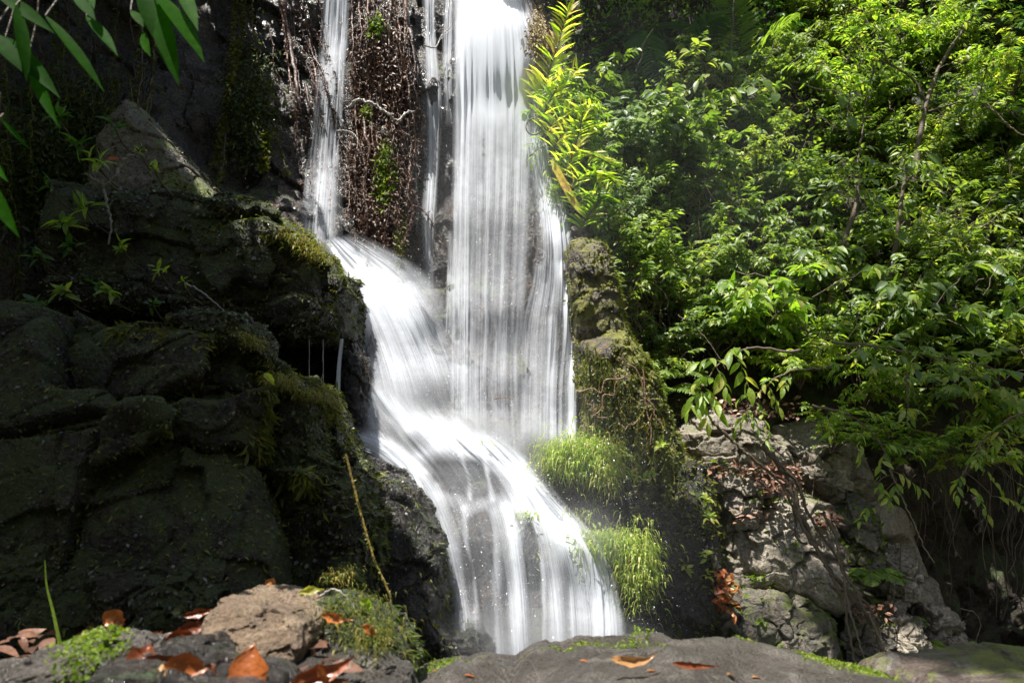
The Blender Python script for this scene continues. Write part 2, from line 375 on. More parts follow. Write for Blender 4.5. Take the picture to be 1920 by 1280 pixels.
q = NT('pool water'); nb = q.noise(q.n('NewGeometry').outputs['Position'], 7, 4)
pw = q.n('BsdfPrincipled', {'Base Color': (.05, .07, .07, 1), 'Roughness': .08, 'Normal': q.n('Bump', {'Height': nb, 'Strength': .5, 'Distance': .1}).outputs[0]})
M['pool'] = q.surf(pw.outputs[0])
gx, gy = np.meshgrid(np.linspace(-3, 4, 60), np.linspace(2.2, 7, 60)); gx = gx.ravel(); gy = gy.ravel(); i = np.arange(3600).reshape(60, 60)
tag(mesh_obj('pool_water', np.stack([gx, gy, -.30 + .03 * fbm(np.stack([gx, gy, 0 * gx], -1) * 4, 3, 5)], -1), np.stack([i[:-1, :-1], i[:-1, 1:], i[1:, 1:], i[1:, :-1]], -1).reshape(-1, 4), M['pool']), 'dark plunge pool at the foot of the fall', None, None, 'structure')

# ------------------------------------------------------------------ boulders
def cube_sphere(n):
    u = np.tan(np.linspace(-math.pi / 4, math.pi / 4, n)); A, B = np.meshgrid(u, u); o = np.ones_like(A)
    S = [(o, A, B), (-o, B, A), (B, o, A), (A, -o, B), (A, B, o), (B, A, -o)]
    V = []; F = []; i = np.arange(n * n).reshape(n, n); q = np.stack([i[:-1, :-1], i[:-1, 1:], i[1:, 1:], i[1:, :-1]], -1).reshape(-1, 4)
    for k, s in enumerate(S): V.append(np.stack(s, -1).reshape(-1, 3)); F.append(q + k * n * n)
    V = norm(np.concatenate(V)); F = np.concatenate(F)
    key = np.round(V * 1e5).astype(np.int64); _, first, inv = np.unique(key, axis=0, return_index=True, return_inverse=True)
    return V[first], inv.reshape(-1)[F]

def rock(name, outline, Y, thick, mat, label, e=2.8, disp=.05, n=70, seed=1, tilt=(0, 0), cat='rock', group=None, blocky=.6, hf=1.0):
    o = P(np.array([p[0] for p in outline]), np.array([p[1] for p in outline]), Y)[:, [0, 2]]
    m = o.min(0); Mx = o.max(0); x, z = o[:, 0], o[:, 1]; x2, z2 = np.roll(x, -1), np.roll(z, -1); cr = x * z2 - x2 * z; A = cr.sum() / 2
    c = np.array([((x + x2) * cr).sum(), ((z + z2) * cr).sum()]) / (6 * A)
    NA = 720; th = np.arange(NA) * 2 * math.pi / NA - math.pi; r = np.zeros(NA)
    for k in range(len(o)):
        a = o[k] - c; b = o[(k + 1) % len(o)] - c; ab = b - a
        dx, dz = np.cos(th), np.sin(th); den = dx * ab[1] - dz * ab[0]; den = np.where(np.abs(den) < 1e-9, 1e-9, den)
        t = (a[0] * ab[1] - a[1] * ab[0]) / den; s = (a[0] * dz - a[1] * dx) / den
        r = np.where((t > 0) & (s >= -1e-6) & (s <= 1 + 1e-6), np.maximum(r, t), r)
    ker = np.hanning(15); ker /= ker.sum(); r = np.convolve(np.r_[r[-20:], r, r[:20]], ker, 'same')[20:-20]
    D, F = cube_sphere(n)
    s = np.hypot(D[:, 0], D[:, 2]); t = D[:, 1]; k = (s ** e + np.abs(t) ** e) ** (-1 / e)
    R_ = np.interp(np.arctan2(D[:, 2], D[:, 0]), th, r, period=2 * math.pi); s0 = np.maximum(s, 1e-9)
    X = c[0] + k * s * R_ * D[:, 0] / s0; Z = c[1] + k * s * R_ * D[:, 2] / s0; Yy = Y + .12 * thick + k * t * thick
    Yy = Yy + tilt[0] * (X - c[0]) + tilt[1] * (Z - c[1])
    V = np.stack([X, Yy, Z], -1); size = math.sqrt(abs(A))
    q = V / size
    dirn = norm(np.stack([D[:, 0], D[:, 1] * 1.2, D[:, 2]], -1))
    wq = (.04 + .18 * hf) * np.stack([fbm(q * 3, 3, seed + 31), fbm(q * 3, 3, seed + 32), fbm(q * 3, 3, seed + 33)], -1)
    h, ck = facets((q + wq) * np.array([2.0, 2.0, 3.2]), seed); h2, ck2 = facets((q + wq * .7) * np.array([5.5, 5.5, 8.0]), seed + 50)
    d = (.12 + .33 * hf) * fbm(q * 2.2, 5, seed + 5, .55) + blocky * (1.1 * h - .35 * (1 - ck) ** 2 + (.38 * h2 - .12 * (1 - ck2) ** 2) * (.3 + .7 * hf)) + hf * (.08 * fbm(q * 22, 3, seed + 9) + .25 * fbm(q * 6, 3, seed + 7, ridge=True))
    V = V + dirn * (disp * d)[:, None]
    loc = (c[0], Y, m[1])
    ob = mesh_obj(name, V, F, mat, loc=loc); tag(ob, label, cat, group)
    ob['__'] = 0; del ob['__']
    return ob, V, F, np.array(loc)

def sample(V, F, N, cond=None):
    a, b, c = V[F[:, 0]], V[F[:, 1]], V[F[:, 2]]; cr = np.cross(b - a, V[F[:, 3]] - a); ar = np.linalg.norm(cr, axis=1); nn = norm(cr); ce = V[F].mean(1)
    wt = ar * (cond(ce, nn) if cond else 1.0); wt = np.maximum(wt, 0); tot = wt.sum()
    if tot <= 0: return np.zeros((0, 3)), np.zeros((0, 3))
    k = rng.choice(len(F), N, p=wt / tot); u, v = rng.random((2, N, 1))
    return a[k] * (1 - u) * (1 - v) + b[k] * u * (1 - v) + c[k] * u * v + V[F[k, 3]] * (1 - u) * v, nn[k]

def outward(V, F):
    """flip faces whose normals look inward (closed rocks)"""
    a, b, d = V[F[:, 0]], V[F[:, 1]], V[F[:, 3]]; n = np.cross(b - a, d - a); c = V.mean(0)
    fl = ((V[F].mean(1) - c) * n).sum(1) < 0; F = F.copy(); F[fl] = F[fl][:, ::-1]; return F

def moss_on(rk, N, size, mat, cond=None, droop=.4, tint=(0, 1), aspect=.7, name='moss', tpl=FLAT):
    ob, V, F, loc = rk; p, n = sample(V, outward(V, F), N, cond); N = len(p)
    if N == 0: return
    b = Batch(); j = rng.normal(size=(N, 3)); a = norm(.5 * n + .8 * j * np.array([1, 1, .6]) - UP * droop)
    ln = size * np.minimum(rng.lognormal(-.1, .5, N), 2.6)
    pt = vn = fbm(p * 5, 2, 9) * .5 + .5
    b.leaves(tpl, p - n * size * .1, a, n + .5 * rng.normal(size=(N, 3)), ln, ln * aspect, np.clip(tint[0] + (tint[1] - tint[0]) * (rng.random(N) * .6 + .4 * pt), 0, 1))
    b.build(name, mat, ob, loc)

def facing(ce, nn): return (nn[:, 1] < .35).astype(float)
def noisy(lo, seed, sc=3.0, up=0.0):
    return lambda ce, nn: np.clip(fbm(ce * sc, 3, seed) + up * nn[:, 2] - lo, 0, 1) * (nn[:, 1] < .4)

# left side
big = rock('boulder', [(-160,590),(0,600),(60,596),(200,612),(300,622),(400,640),(470,662),(520,700),(545,740),(560,800),(590,870),(612,950),(606,1020),(590,1085),(500,1112),(400,1125),(200,1125),(-160,1135)], 3.75, .75, M['moss_rock'], 'huge dark mossy boulder filling the lower left, dotted with wet liverwort', 8, .22, 190, 3, (-.05, .10), 'boulder', None, 1.1, .35)
moss_on(big, 110000, .008, M['wetmoss'], lambda c, n: facing(c, n) * (.10 + np.clip(fbm(c * 3.2, 4, 4) + .05, 0, 1) ** 1.5), .7, (0, 1), .8, 'liverwort')
moss_on(big, 36000, .015, M['moss'], lambda c, n: facing(c, n) * (np.clip(n[:, 2] * 1.3, 0, 1) * 2 + 1.6 * np.clip(fbm(c * 3, 3, 8) - .32, 0, 1)) * np.clip((c[:, 0] + 3.0) / 1.2, 0.05, 1), .8, (.3, 1), .35)
def near(pts, wd):
    pts = np.array(pts, float)
    def f(c, n):
        u, v = proj(c); q = smooth_path(pts, 40); d = np.sqrt(((u[:, None] - q[:, 0]) ** 2 + (v[:, None] - q[:, 1]) ** 2).min(1)); return (n[:, 1] < .4) * np.exp(-(d / wd) ** 2) * np.clip(fbm(c * 9, 2, 12) + .25, 0, 1)
    return f
moss_on(big, 9000, .038, M['moss'], near([(505,690),(530,760),(500,830),(560,860),(560,920),(600,960),(590,1010)], 24), 1.0, (.45, 1), .22, 'ferny_moss')
moss_on(big, 5000, .026, M['moss'], near([(180,612),(300,628),(400,645),(480,680),(540,740)], 12), .8, (.5, 1), .25, 'ferny_moss')
r2 = rock('rock', [(335,603),(420,592),(475,600),(494,630),(488,655),(440,662),(360,635)], 3.45, .28, M['moss_rock'], 'flat mossy rock lying on top edge of the huge left boulder', 4, .03, 50, 5)
moss_on(r2, 5000, .012, M['wetmoss'], facing, .5, (.2, 1)); 
ledge = rock('rock', [(180,395),(330,415),(440,425),(560,452),(606,484),(636,545),(648,615),(610,634),(450,636),(180,616)], 4.75, .8, M['moss_rock'], 'overhanging mossy rock block with yellow ferny moss on top, left of the cascade', 6, .10, 140, 9, (.0, .10), blocky=1.0, hf=.4)
moss_on(ledge, 26000, .014, M['wetmoss'], lambda c, n: facing(c, n) * (.05 + np.clip(fbm(c * 3.2, 4, 14) + .05, 0, 1) ** 1.5), .7, (0, 1), .8, 'liverwort')
moss_on(ledge, 14000, .022, M['moss'], lambda c, n: facing(c, n) * (np.clip(n[:, 2] - .1, 0, 1) ** 1.0 + .3 * np.clip(fbm(c * 3, 3, 18) - .25, 0, 1)) * np.clip((c[:, 0] + 2.1) / .4, .03, 1), .7, (.35, 1), .3)
tri = rock('rock', [(225,300),(278,222),(300,238),(352,300),(442,398),(456,425),(380,432),(225,418)], 4.75, .45, M['grey_moss'], 'triangular leaning dark slab above the mossy block on the left', 6, .05, 80, 12, (.2, .1), blocky=.5, hf=.3)
moss_on(tri, 7000, .012, M['wetmoss'], facing, .6, (0, .8), .8, 'liverwort')
low = rock('rock', [(535,760),(560,735),(592,720),(620,742),(630,790),(655,860),(700,905),(722,960),(718,1080),(700,1135),(600,1130),(560,1010),(530,850)], 4.0, .6, M['moss_rock'], 'tall brown mossy rock between the huge boulder and the wet black rock', 3.5, .08, 110, 15)
moss_on(low, 20000, .012, M['wetmoss'], facing, .6, (.1, .9), .8, 'liverwort')
moss_on(low, 9000, .024, M['moss'], lambda c, n: facing(c, n) * (np.clip(n[:, 2] + .1, 0, 1) + .4 * np.clip(fbm(c * 3, 3, 28) - .2, 0, 1)), .8, (.4, 1), .28)
blk = rock('rock', [(662,890),(700,880),(745,898),(785,925),(802,965),(828,1010),(838,1060),(842,1105),(832,1150),(862,1190),(885,1240),(700,1245),(672,1100)], 4.45, .5, M['black_rock'], 'rounded wet black rock at left foot of the cascade', 3, .06, 110, 18)
moss_on(blk, 5000, .012, M['wetmoss'], noisy(-.1, 31), .7, (0, .7), .7, 'liverwort')
moss_on(blk, 1200, .025, M['moss'], lambda c, n: facing(c, n) * np.clip(n[:, 0] - .3, 0, 1), .9, (.3, .9), .25)
kn = rock('rock', [(548,760),(575,728),(600,722),(622,750),(630,800),(600,830),(560,820)], 3.9, .25, M['moss_rock'], 'small knob of rock capped with drooping yellow-green moss', 2.6, .04, 50, 22)
moss_on(kn, 5500, .028, M['moss'], lambda c, n: facing(c, n) * np.clip(n[:, 2] + .3, 0, 1), .9, (.5, 1), .28)
la = rock('rock', [(-120,1000),(60,1003),(185,1012),(212,1050),(235,1120),(255,1185),(150,1215),(-120,1215)], 3.2, .5, M['moss_rock'], 'low dark ledge rock in the bottom left corner under the huge boulder', 4, .06, 90, 25)
moss_on(la, 9000, .013, M['wetmoss'], facing, .8, (0, .7), .6, 'liverwort'); moss_on(la, 2500, .022, M['moss'], noisy(.1, 33, 3, .5), .9, (.2, .8), .25)
moss_on(la, 2500, .035, M['moss'], near([(0,1000),(100,1008),(190,1015),(215,1060),(235,1130)], 9), .9, (.2, .8), .25, 'ferny_moss')
lb = rock('rock', [(222,1040),(300,1040),(420,1058),(470,1090),(505,1130),(460,1175),(330,1190),(240,1180)], 3.15, .45, M['moss_rock'], 'low dark ledge rock under the boulder, right of the corner ledge', 3.5, .05, 80, 27)
moss_on(lb, 9000, .013, M['wetmoss'], facing, .8, (0, .7), .6, 'liverwort')
moss_on(lb, 3000, .032, M['moss'], near([(225,1040),(330,1045),(420,1060),(480,1095),(505,1130)], 9), .9, (.2, .7), .25, 'ferny_moss')
# small wet rocks right behind brown rock
lc = rock('rock', [(610,1075),(640,1062),(665,1085),(668,1120),(640,1135),(600,1120)], 3.3, .18, M['moss_rock'], 'small mossy stone at the foot of the brown mossy rock', 2.6, .03, 40, 29)
moss_on(lc, 4500, .014, M['moss'], facing, .8, (.3, .9), .5)

# foreground
tan = rock('rock', [(405,1142),(425,1119),(480,1121),(560,1131),(598,1150),(606,1185),(592,1216),(540,1246),(505,1250),(470,1240),(440,1205),(412,1172)], 1.92, .20, M['tan_rock'], 'tan flat-topped stone among fallen leaves, lit by the sun', 5, .014, 90, 31, (0, 1.2))
fm = rock('rock', [(-120,1270),(20,1250),(70,1228),(120,1208),(190,1204),(240,1216),(252,1262),(235,1340),(-120,1350)], 1.6, .22, M['slab'], 'grey stone with a bright green moss patch in the bottom left corner', 3, .025, 80, 34)
moss_on(fm, 9000, .0065, M['moss_bright'], lambda c, n: facing(c, n) * (np.clip(1 - np.abs(proj(c)[0] - 170) / 85, 0, 1)), .1, (0, 1), .7)
wt = rock('rock', [(300,1225),(330,1200),(375,1192),(425,1202),(458,1240),(450,1320),(290,1320)], 1.75, .16, M['black_rock'], 'wet dark stone in front of the tan stone', 2.8, .02, 60, 37)
mr = rock('rock', [(590,1135),(625,1112),(665,1128),(710,1165),(755,1210),(782,1245),(760,1320),(560,1320)], 2.15, .28, M['moss_rock'], 'dark blue-grey stone draped with wet grass right of the tan stone', 3, .03, 80, 39)
moss_on(mr, 5000, .018, M['moss'], lambda c, n: facing(c, n) * np.clip(n[:, 2] + .3 * n[:, 0], 0, 1), .9, (.1, .8), .18)
pb = rock('rock', [(540,1250),(600,1235),(680,1240),(760,1265),(780,1330),(520,1330)], 1.8, .18, M['slab'], 'low wet brown stone under the orange leaves', 2.8, .02, 60, 41)
pc = rock('rock', [(200,1240),(300,1232),(360,1255),(520,1268),(560,1330),(180,1340)], 1.5, .2, M['black_rock'], 'dark stone under the red leaves at the bottom edge', 2.8, .02, 60, 42)

def slab(name, edge, y0, y1, mat, label, seed, back=.35):
    ex = np.array([e_[0] for e_ in edge], float); ey = np.array([e_[1] for e_ in edge], float); yb = y1 - .35
    E = P(ex, ey, yb); x0, x1 = E[0, 0], E[-1, 0]; nx, ny = 330, 200
    X, Yy = np.meshgrid(np.linspace(x0, x1, nx), np.linspace(y0, y1, ny)); X = X.ravel(); Yy = Yy.ravel()
    top = np.interp(X, E[:, 0], E[:, 2]); p = np.stack([X, Yy, 0 * X], -1)
    z = top + .04 * fbm(p * 2.5, 4, seed) - .045 * np.clip((yb - Yy), 0, 3)
    z = z + .012 * fbm(p * 9, 4, seed + 4) - .018 * np.clip(fbm(p * np.array([3.5, 1.2, 1]), 4, seed + 9, ridge=True) - .55, 0, 1) * 4
    z = z - np.clip((Yy - yb) / .35, 0, 1) ** 2 * 1.1
    ed = X - x0 if seed == 51 else X - x0 + .06; z = z - np.clip(1 - ed / .12, 0, 1) ** 2 * .35
    z += .004 * fbm(p * 45, 2, seed + 5)
    i = np.arange(nx * ny).reshape(ny, nx); F = np.stack([i[:-1, :-1], i[:-1, 1:], i[1:, 1:], i[1:, :-1]], -1).reshape(-1, 4)
    V = np.stack([X, Yy, z], -1)
    # skirt so that the slab is a solid block
    rim = np.r_[i[0, :], i[1:, -1], i[-1, -2::-1], i[-2:0:-1, 0]]; S = V[rim].copy(); S[:, 2] = -.8; k = len(V); V = np.concatenate([V, S]); a = np.arange(len(rim)); b_ = np.roll(a, -1)
    F = np.concatenate([F, np.stack([rim[b_], rim[a], k + a, k + b_], -1)])
    o = mesh_obj(name, V, F, mat, loc=((x0 + x1) / 2, (y0 + y1) / 2, -.8)); tag(o, label, 'rock'); return o, V, F, np.array(((x0 + x1) / 2, (y0 + y1) / 2, -.8))
sl1 = slab('rock', [(640,1320),(700,1278),(765,1243),(860,1226),(930,1232),(965,1240),(1000,1216),(1080,1196),(1160,1193),(1240,1190),(1262,1203),(1400,1200),(1470,1215),(1540,1232),(1600,1244),(1660,1256),(1720,1275),(1780,1300)], .35, 2.75, M['slab'], 'broad flat grey river slab across the foreground, sprinkled with fallen leaves', 51)
sl2 = slab('rock', [(1480,1300),(1540,1275),(1620,1246),(1660,1228),(1760,1214),(1850,1204),(1980,1200),(2300,1195)], .35, 2.95, M['soil_slab'], 'flat slab with brown soil and moss in the bottom right corner', 57)
for sl, N in ((sl1, 5000), (sl2, 9000)):
    moss_on(sl, N * 2, .006, M['moss_bright'], lambda c, n: (n[:, 2] > .3) * np.clip(1 - np.abs(c[:, 1] - (2.42 if sl is sl1 else 2.6)) / .15, 0, 1) * np.clip(fbm(c * 4, 3, 63) - .05, 0, 1), .0, (.2, 1), .6)

# rocks standing in the cascade
CG = 'dark rocks the cascade runs over'
for k, (ol, Y, lab) in enumerate([
    ([(785,840),(830,822),(900,838),(942,880),(940,935),(890,960),(830,950),(795,900)], 5.15, 'broad dark rock behind the thin veil in the middle of the cascade'),
    ([(865,960),(905,940),(945,955),(955,1040),(940,1120),(890,1130),(860,1050)], 4.75, 'tall dark rock in the lower cascade, left of the narrow rock'),
    ([(955,975),(985,950),(1015,970),(1035,1040),(1030,1110),(980,1100),(960,1030)], 4.72, 'narrow dark rock splitting the lower cascade under a grassy tuft'),
    ([(650,650),(668,640),(690,680),(700,760),(690,800),(655,790),(640,720)], 5.2, 'dark upright rock at left edge of the cascade beneath the overhanging block'),
    ([(905,1190),(930,1140),(960,1140),(985,1200),(980,1260),(900,1260)], 4.78, 'low rounded rock at the foot of the fall with water sliding over'),
    ([(655,880),(700,862),(760,880),(795,930),(760,960),(690,930)], 4.75, 'smooth black rock lip just above the rounded wet black rock'),
    ([(940,840),(985,820),(1030,835),(1040,890),(990,905),(950,890)], 5.45, 'pale spray-wet rock beside the upper grass tuft'),
    ([(850,1180),(890,1175),(925,1210),(930,1260),(850,1260)], 4.4, 'small wet rock at the foot of the fall beside the black rock')]):
    rk_ = rock('rock', ol, Y + (.32 if k in (0, 1, 2, 6) else .0), .3, M['black_rock'], lab, 2.6, .045, 60, 70 + k, group=CG)
    if k == 2: moss_on(rk_, 500, .05, M['grass'], lambda c, n: facing(c, n) * np.clip(n[:, 2] - .5, 0, 1), .8, (.3, .9), .12, 'grass')

# right pillar
bt = rock('buttress', [(1066,470),(1126,462),(1145,520),(1162,625),(1190,665),(1218,725),(1248,795),(1272,852),(1298,875),(1322,925),(1332,1000),(1332,1260),(1190,1260),(1150,1100),(1120,950),(1088,820),(1080,650)], 6.0, .5, M['pillar'], 'mossy rock buttress sloping down to the right beside the falls', 3.5, .09, 130, 91, blocky=.9)
moss_on(bt, 26000, .024, M['moss'], lambda c, n: facing(c, n) * (np.clip(n[:, 0], 0, 1) ** 2 * 2 + np.clip(n[:, 2], 0, 1) * 1.5 + .9 * np.clip(fbm(c * 4, 3, 85), 0, 1)), .6, (.4, 1), .5)
pt = rock('rock', [(1060,462),(1090,455),(1128,462),(1142,520),(1156,580),(1164,628),(1120,650),(1078,640),(1066,560)], 5.9, .4, M['pillar'], 'upper block of the mossy pillar on the right edge of the fall', 4, .05, 80, 81)
moss_on(pt, 6000, .022, M['moss'], lambda c, n: facing(c, n) * (np.clip(n[:, 0], 0, 1) ** 2 * 2 + np.clip(n[:, 2], 0, 1) ** 2 + .9 * np.clip(fbm(c * 4, 3, 85) - .1, 0, 1)), .6, (.4, 1), .5)
pm = rock('rock', [(1085,650),(1160,625),(1185,655),(1215,715),(1250,790),(1272,850),(1262,900),(1200,925),(1130,900),(1085,800)], 5.85, .5, M['pillar'], 'sloping middle block of the mossy pillar, hung with moss and roots', 3.2, .09, 110, 83)
moss_on(pm, 16000, .024, M['moss'], lambda c, n: facing(c, n) * (np.clip(fbm(c * 3, 3, 85) + .1, 0, 1) + np.clip(n[:, 0], 0, 1)), .7, (.35, 1), .5)
pl = rock('rock', [(1165,900),(1225,940),(1268,880),(1300,862),(1325,915),(1334,1000),(1334,1120),(1325,1260),(1170,1260),(1130,1100),(1120,960)], 5.7, .5, M['black_rock'], 'dark lower block of the pillar with a mossy sunlit crest', 4, .07, 130, 87)
moss_on(pl, 12000, .022, M['moss'], lambda c, n: facing(c, n) * (np.clip(n[:, 2], 0, 1) * 2 + np.clip(n[:, 0], 0, 1) * .5 + .9 * np.clip(1 - np.hypot(proj(c)[0] - 1290, proj(c)[1] - 940) / 90, 0, 1)), .7, (.35, 1), .5)
moss_on(pl, 6000, .012, M['wetmoss'], facing, .7, (0, .5), .7, 'liverwort')
gl = rock('rock', [(1020,860),(1060,830),(1130,830),(1160,870),(1165,950),(1150,1010),(1060,990),(1030,930)], 5.4, .35, M['black_rock'], 'dark rock under the upper grass tuft', 3, .05, 60, 88)
gl2 = rock('rock', [(1075,1010),(1130,985),(1200,1010),(1228,1080),(1225,1200),(1160,1240),(1120,1150)], 5.15, .35, M['black_rock'], 'dark rock under the lower grass tuft', 3, .05, 60, 89)

# right grey boulders
GR = 'grey boulders right of the pillar'
grey = [
 ([(1262,815),(1300,790),(1350,778),(1420,790),(1475,840),(1480,885),(1390,890),(1290,880)], 6.25, 'grey_rock', 'smooth pale boulder at the top of the grey pile under the shrubs', (0, .3)),
 ([(1290,880),(1340,868),(1410,885),(1438,930),(1395,990),(1340,1000),(1325,940)], 6.0, 'grey_rock', 'grey boulder directly right of the mossy pillar crest', (0, .2)),
 ([(1328,1000),(1350,975),(1420,940),(1500,915),(1555,950),(1580,1040),(1590,1110),(1540,1140),(1450,1110),(1340,1070)], 6.0, 'grey_rock', 'largest pale streaked boulder in the middle of the grey pile', (0, .35)),
 ([(1325,1085),(1370,1075),(1460,1100),(1550,1140),(1570,1200),(1560,1265),(1325,1265)], 5.75, 'grey_moss', 'low boulder spotted with green moss at the bottom of the grey pile', (0, .1)),
 ([(1480,840),(1560,830),(1620,900),(1600,960),(1540,950),(1490,900)], 6.45, 'grey_rock', 'shaded grey boulder behind the woody vines', (0, .2)),
 ([(1545,950),(1590,925),(1625,950),(1640,1030),(1650,1090),(1620,1120),(1570,1090)], 6.2, 'grey_moss', 'tall narrow boulder right of the woody vine bundle', (0, .1)),
 ([(1625,1040),(1655,1020),(1682,1030),(1692,1080),(1685,1125),(1640,1128)], 6.1, 'grey_rock', 'small upright block with a fern in front of it', (0, .1)),
 ([(1560,1130),(1600,1110),(1650,1125),(1700,1160),(1705,1265),(1550,1265)], 5.9, 'grey_moss', 'wide grey boulder behind the foot of the vine bundle', (0, .1)),
 ([(1648,1160),(1665,1128),(1685,1135),(1705,1190),(1700,1265),(1640,1265)], 5.75, 'grey_rock', 'pointed upright stone near the foot of the vines', (0, .1)),
 ([(1700,1120),(1750,1118),(1780,1160),(1800,1265),(1700,1265)], 6.1, 'grey_rock', 'rightmost grey boulder of the pile, beside the dark hollow', (0, .1)),
 ([(1480,1075),(1510,1040),(1540,1060),(1545,1110),(1500,1115)], 5.8, 'grey_rock', 'small round knob jutting from the middle of the grey pile', (0, 0)),
 ([(1330,1060),(1400,1085),(1450,1060),(1490,1035),(1500,1055),(1450,1095),(1380,1120),(1335,1100)], 5.75, 'grey_rock', 'slanting pale rib of rock above the mossy boulder', (0, 0)),
]
G = []
rf = rock('cliff_rock', [(1262,800),(1340,775),(1480,800),(1560,790),(1620,850),(1670,960),(1710,1060),(1750,1170),(1765,1265),(1300,1265),(1300,1000)], 6.55, .45, M['grey_rock'], 'tall fractured pale rock face behind the grey boulders', 3.4, .12, 150, 95, (0, .3), blocky=1., hf=.7)
for k, (ol, Y, mt, lab, tl) in enumerate(grey):
    g_ = rock('boulder', ol, Y, .42 if k < 10 else .16, M[mt], lab, 2.7, .075 if k < 10 else .02, 90 if k < 10 else 45, 100 + k, tl, 'boulder', GR, .8, .6); G.append(g_)
    if mt == 'grey_moss' or k in (1, 2, 11): moss_on(g_, 5000 if k == 3 else 1800, .022, M['moss_bright'], noisy(.02 if k == 3 else .2, 110 + k, 4, .3), .5, (0, .8), .7)

# ------------------------------------------------------------------ water
def sheet(guides, off=.08, dens=None, nu=70, nv=220, mat='water', label='', name='waterfall', layers=2, Y=None, rough=.05, seed=0, feather=.12, gap=.06, uscale=1.0, bulge=None, vf=(.0, .0)):
    gp = np.array([smooth_path(np.array(g, float), nv) for g in guides])            # (M,nv,2)
    Mn = len(guides); u = np.linspace(0, Mn - 1, nu); j = np.clip(u.astype(int), 0, Mn - 2); f = (u - j)[:, None, None]
    f = f * f * (3 - 2 * f) * .5 + f * .5
    G_ = gp[j] * (1 - f) + gp[j + 1] * f                                              # (nu,nv,2)
    U = np.repeat(np.linspace(0, 1, nu)[:, None], nv, 1); Vv = np.repeat(np.linspace(0, 1, nv)[None], nu, 0)
    VV = []; FF = []; UVs = []; DD = []; k0 = 0
    for L in range(layers):
        if Y is None: q = cliff_f.at(G_[..., 0], G_[..., 1], off + gap * L)
        else: q = P(G_[..., 0], G_[..., 1], np.interp(Vv, np.linspace(0, 1, len(Y)), Y) - gap * L)
        if bulge is not None: q[..., 1] -= bulge(U, Vv)
        pp = np.stack([U * 14 * uscale + seed, L * 5. + 0 * U, Vv * 1.6], -1).reshape(-1, 3)
        q[..., 1] += rough * fbm(pp, 3, seed + L * 3).reshape(U.shape)
        width = np.linalg.norm(q[-1] - q[0], axis=-1).max(); length = np.linalg.norm(np.diff(q[nu // 2], axis=0), axis=-1).sum()
        d = (dens(U, Vv, G_[..., 0], G_[..., 1]) if getattr(dens, 'px', False) else dens(U, Vv)) if dens else 0 * U + .7
        er = .5 * feather * fbm(np.stack([Vv * 5 + seed, U * 2, 0 * U + L], -1).reshape(-1, 3), 3, seed + 60).reshape(U.shape)
        fe = np.clip((np.minimum(U, 1 - U) + er * np.clip(np.minimum(U, 1 - U) * 8, 0, 1)) / feather, 0, 1); fe = fe * fe * (3 - 2 * fe)
        e1 = np.clip(Vv / vf[0], 0, 1) if vf[0] else 1; e2 = np.clip((1 - Vv) / vf[1], 0, 1) if vf[1] else 1
        d = d * fe * e1 * e2
        i = np.arange(nu * nv).reshape(nu, nv)
        VV.append(q.reshape(-1, 3)); FF.append(np.stack([i[:-1, :-1], i[1:, :-1], i[1:, 1:], i[:-1, 1:]], -1).reshape(-1, 4) + k0); k0 += nu * nv
        UVs.append(np.stack([U * width * uscale + L * 7.3 + seed, Vv * length + L * 3.1], -1).reshape(-1, 2)); DD.append(d.reshape(-1))
    o = mesh_obj(name, np.concatenate(VV), np.concatenate(FF), M[mat], uv=np.concatenate(UVs), attrs={'dens': np.concatenate(DD)})
    tag(o, label, None, None, 'structure'); return o

def flow(base, strands=(), blobs=()):
    """how thick the water runs: a base, ropes of thicker water, thin spots where rock pushes through"""
    def f(U, V, X, Y):
        d = (base(U, V) if callable(base) else base) + 0 * U; wx = 6 * fbm(np.stack([X / 40, Y / 90, 0 * X], -1).reshape(-1, 3), 3, 77).reshape(X.shape); X = X + wx
        for pts, w_, a0, a1 in strands:
            p = smooth_path(pts, 26); best = np.full(X.shape, 1e9); along = np.zeros(X.shape)
            for k in range(25):
                e_ = p[k + 1] - p[k]; t = np.clip(((X - p[k, 0]) * e_[0] + (Y - p[k, 1]) * e_[1]) / (e_ @ e_ + 1e-9), 0, 1); D_ = np.hypot(X - p[k, 0] - t * e_[0], Y - p[k, 1] - t * e_[1])
                along = np.where(D_ < best, (k + t) / 25, along); best = np.minimum(best, D_)
            d = d + (a0 + (a1 - a0) * along) * np.exp(-(best / w_) ** 2)
        for (cx, cy, rx, ry, a) in blobs: d = d + a * np.exp(-(np.abs((X - cx) / rx) ** 2.6 + np.abs((Y - cy) / ry) ** 2.6))
        return np.clip(d, .04, 1.1)
    f.px = True; return f
sm = lambda a, b, x: np.clip((x - a) / (b - a), 0, 1) ** 2 * (3 - 2 * np.clip((x - a) / (b - a), 0, 1))
sheet([[(606,-90),(603,0),(586,200),(566,380),(556,485)], [(625,-90),(622,0),(606,200),(590,380),(585,490)], [(645,-90),(642,0),(630,200),(618,380),(612,490)], [(668,-90),(660,0),(652,200),(645,380),(645,490)]],
      .10, lambda U, V: .42 - .10 * V, label='narrow white fall on the left', layers=2, seed=3, feather=.35, vf=(0, .1))
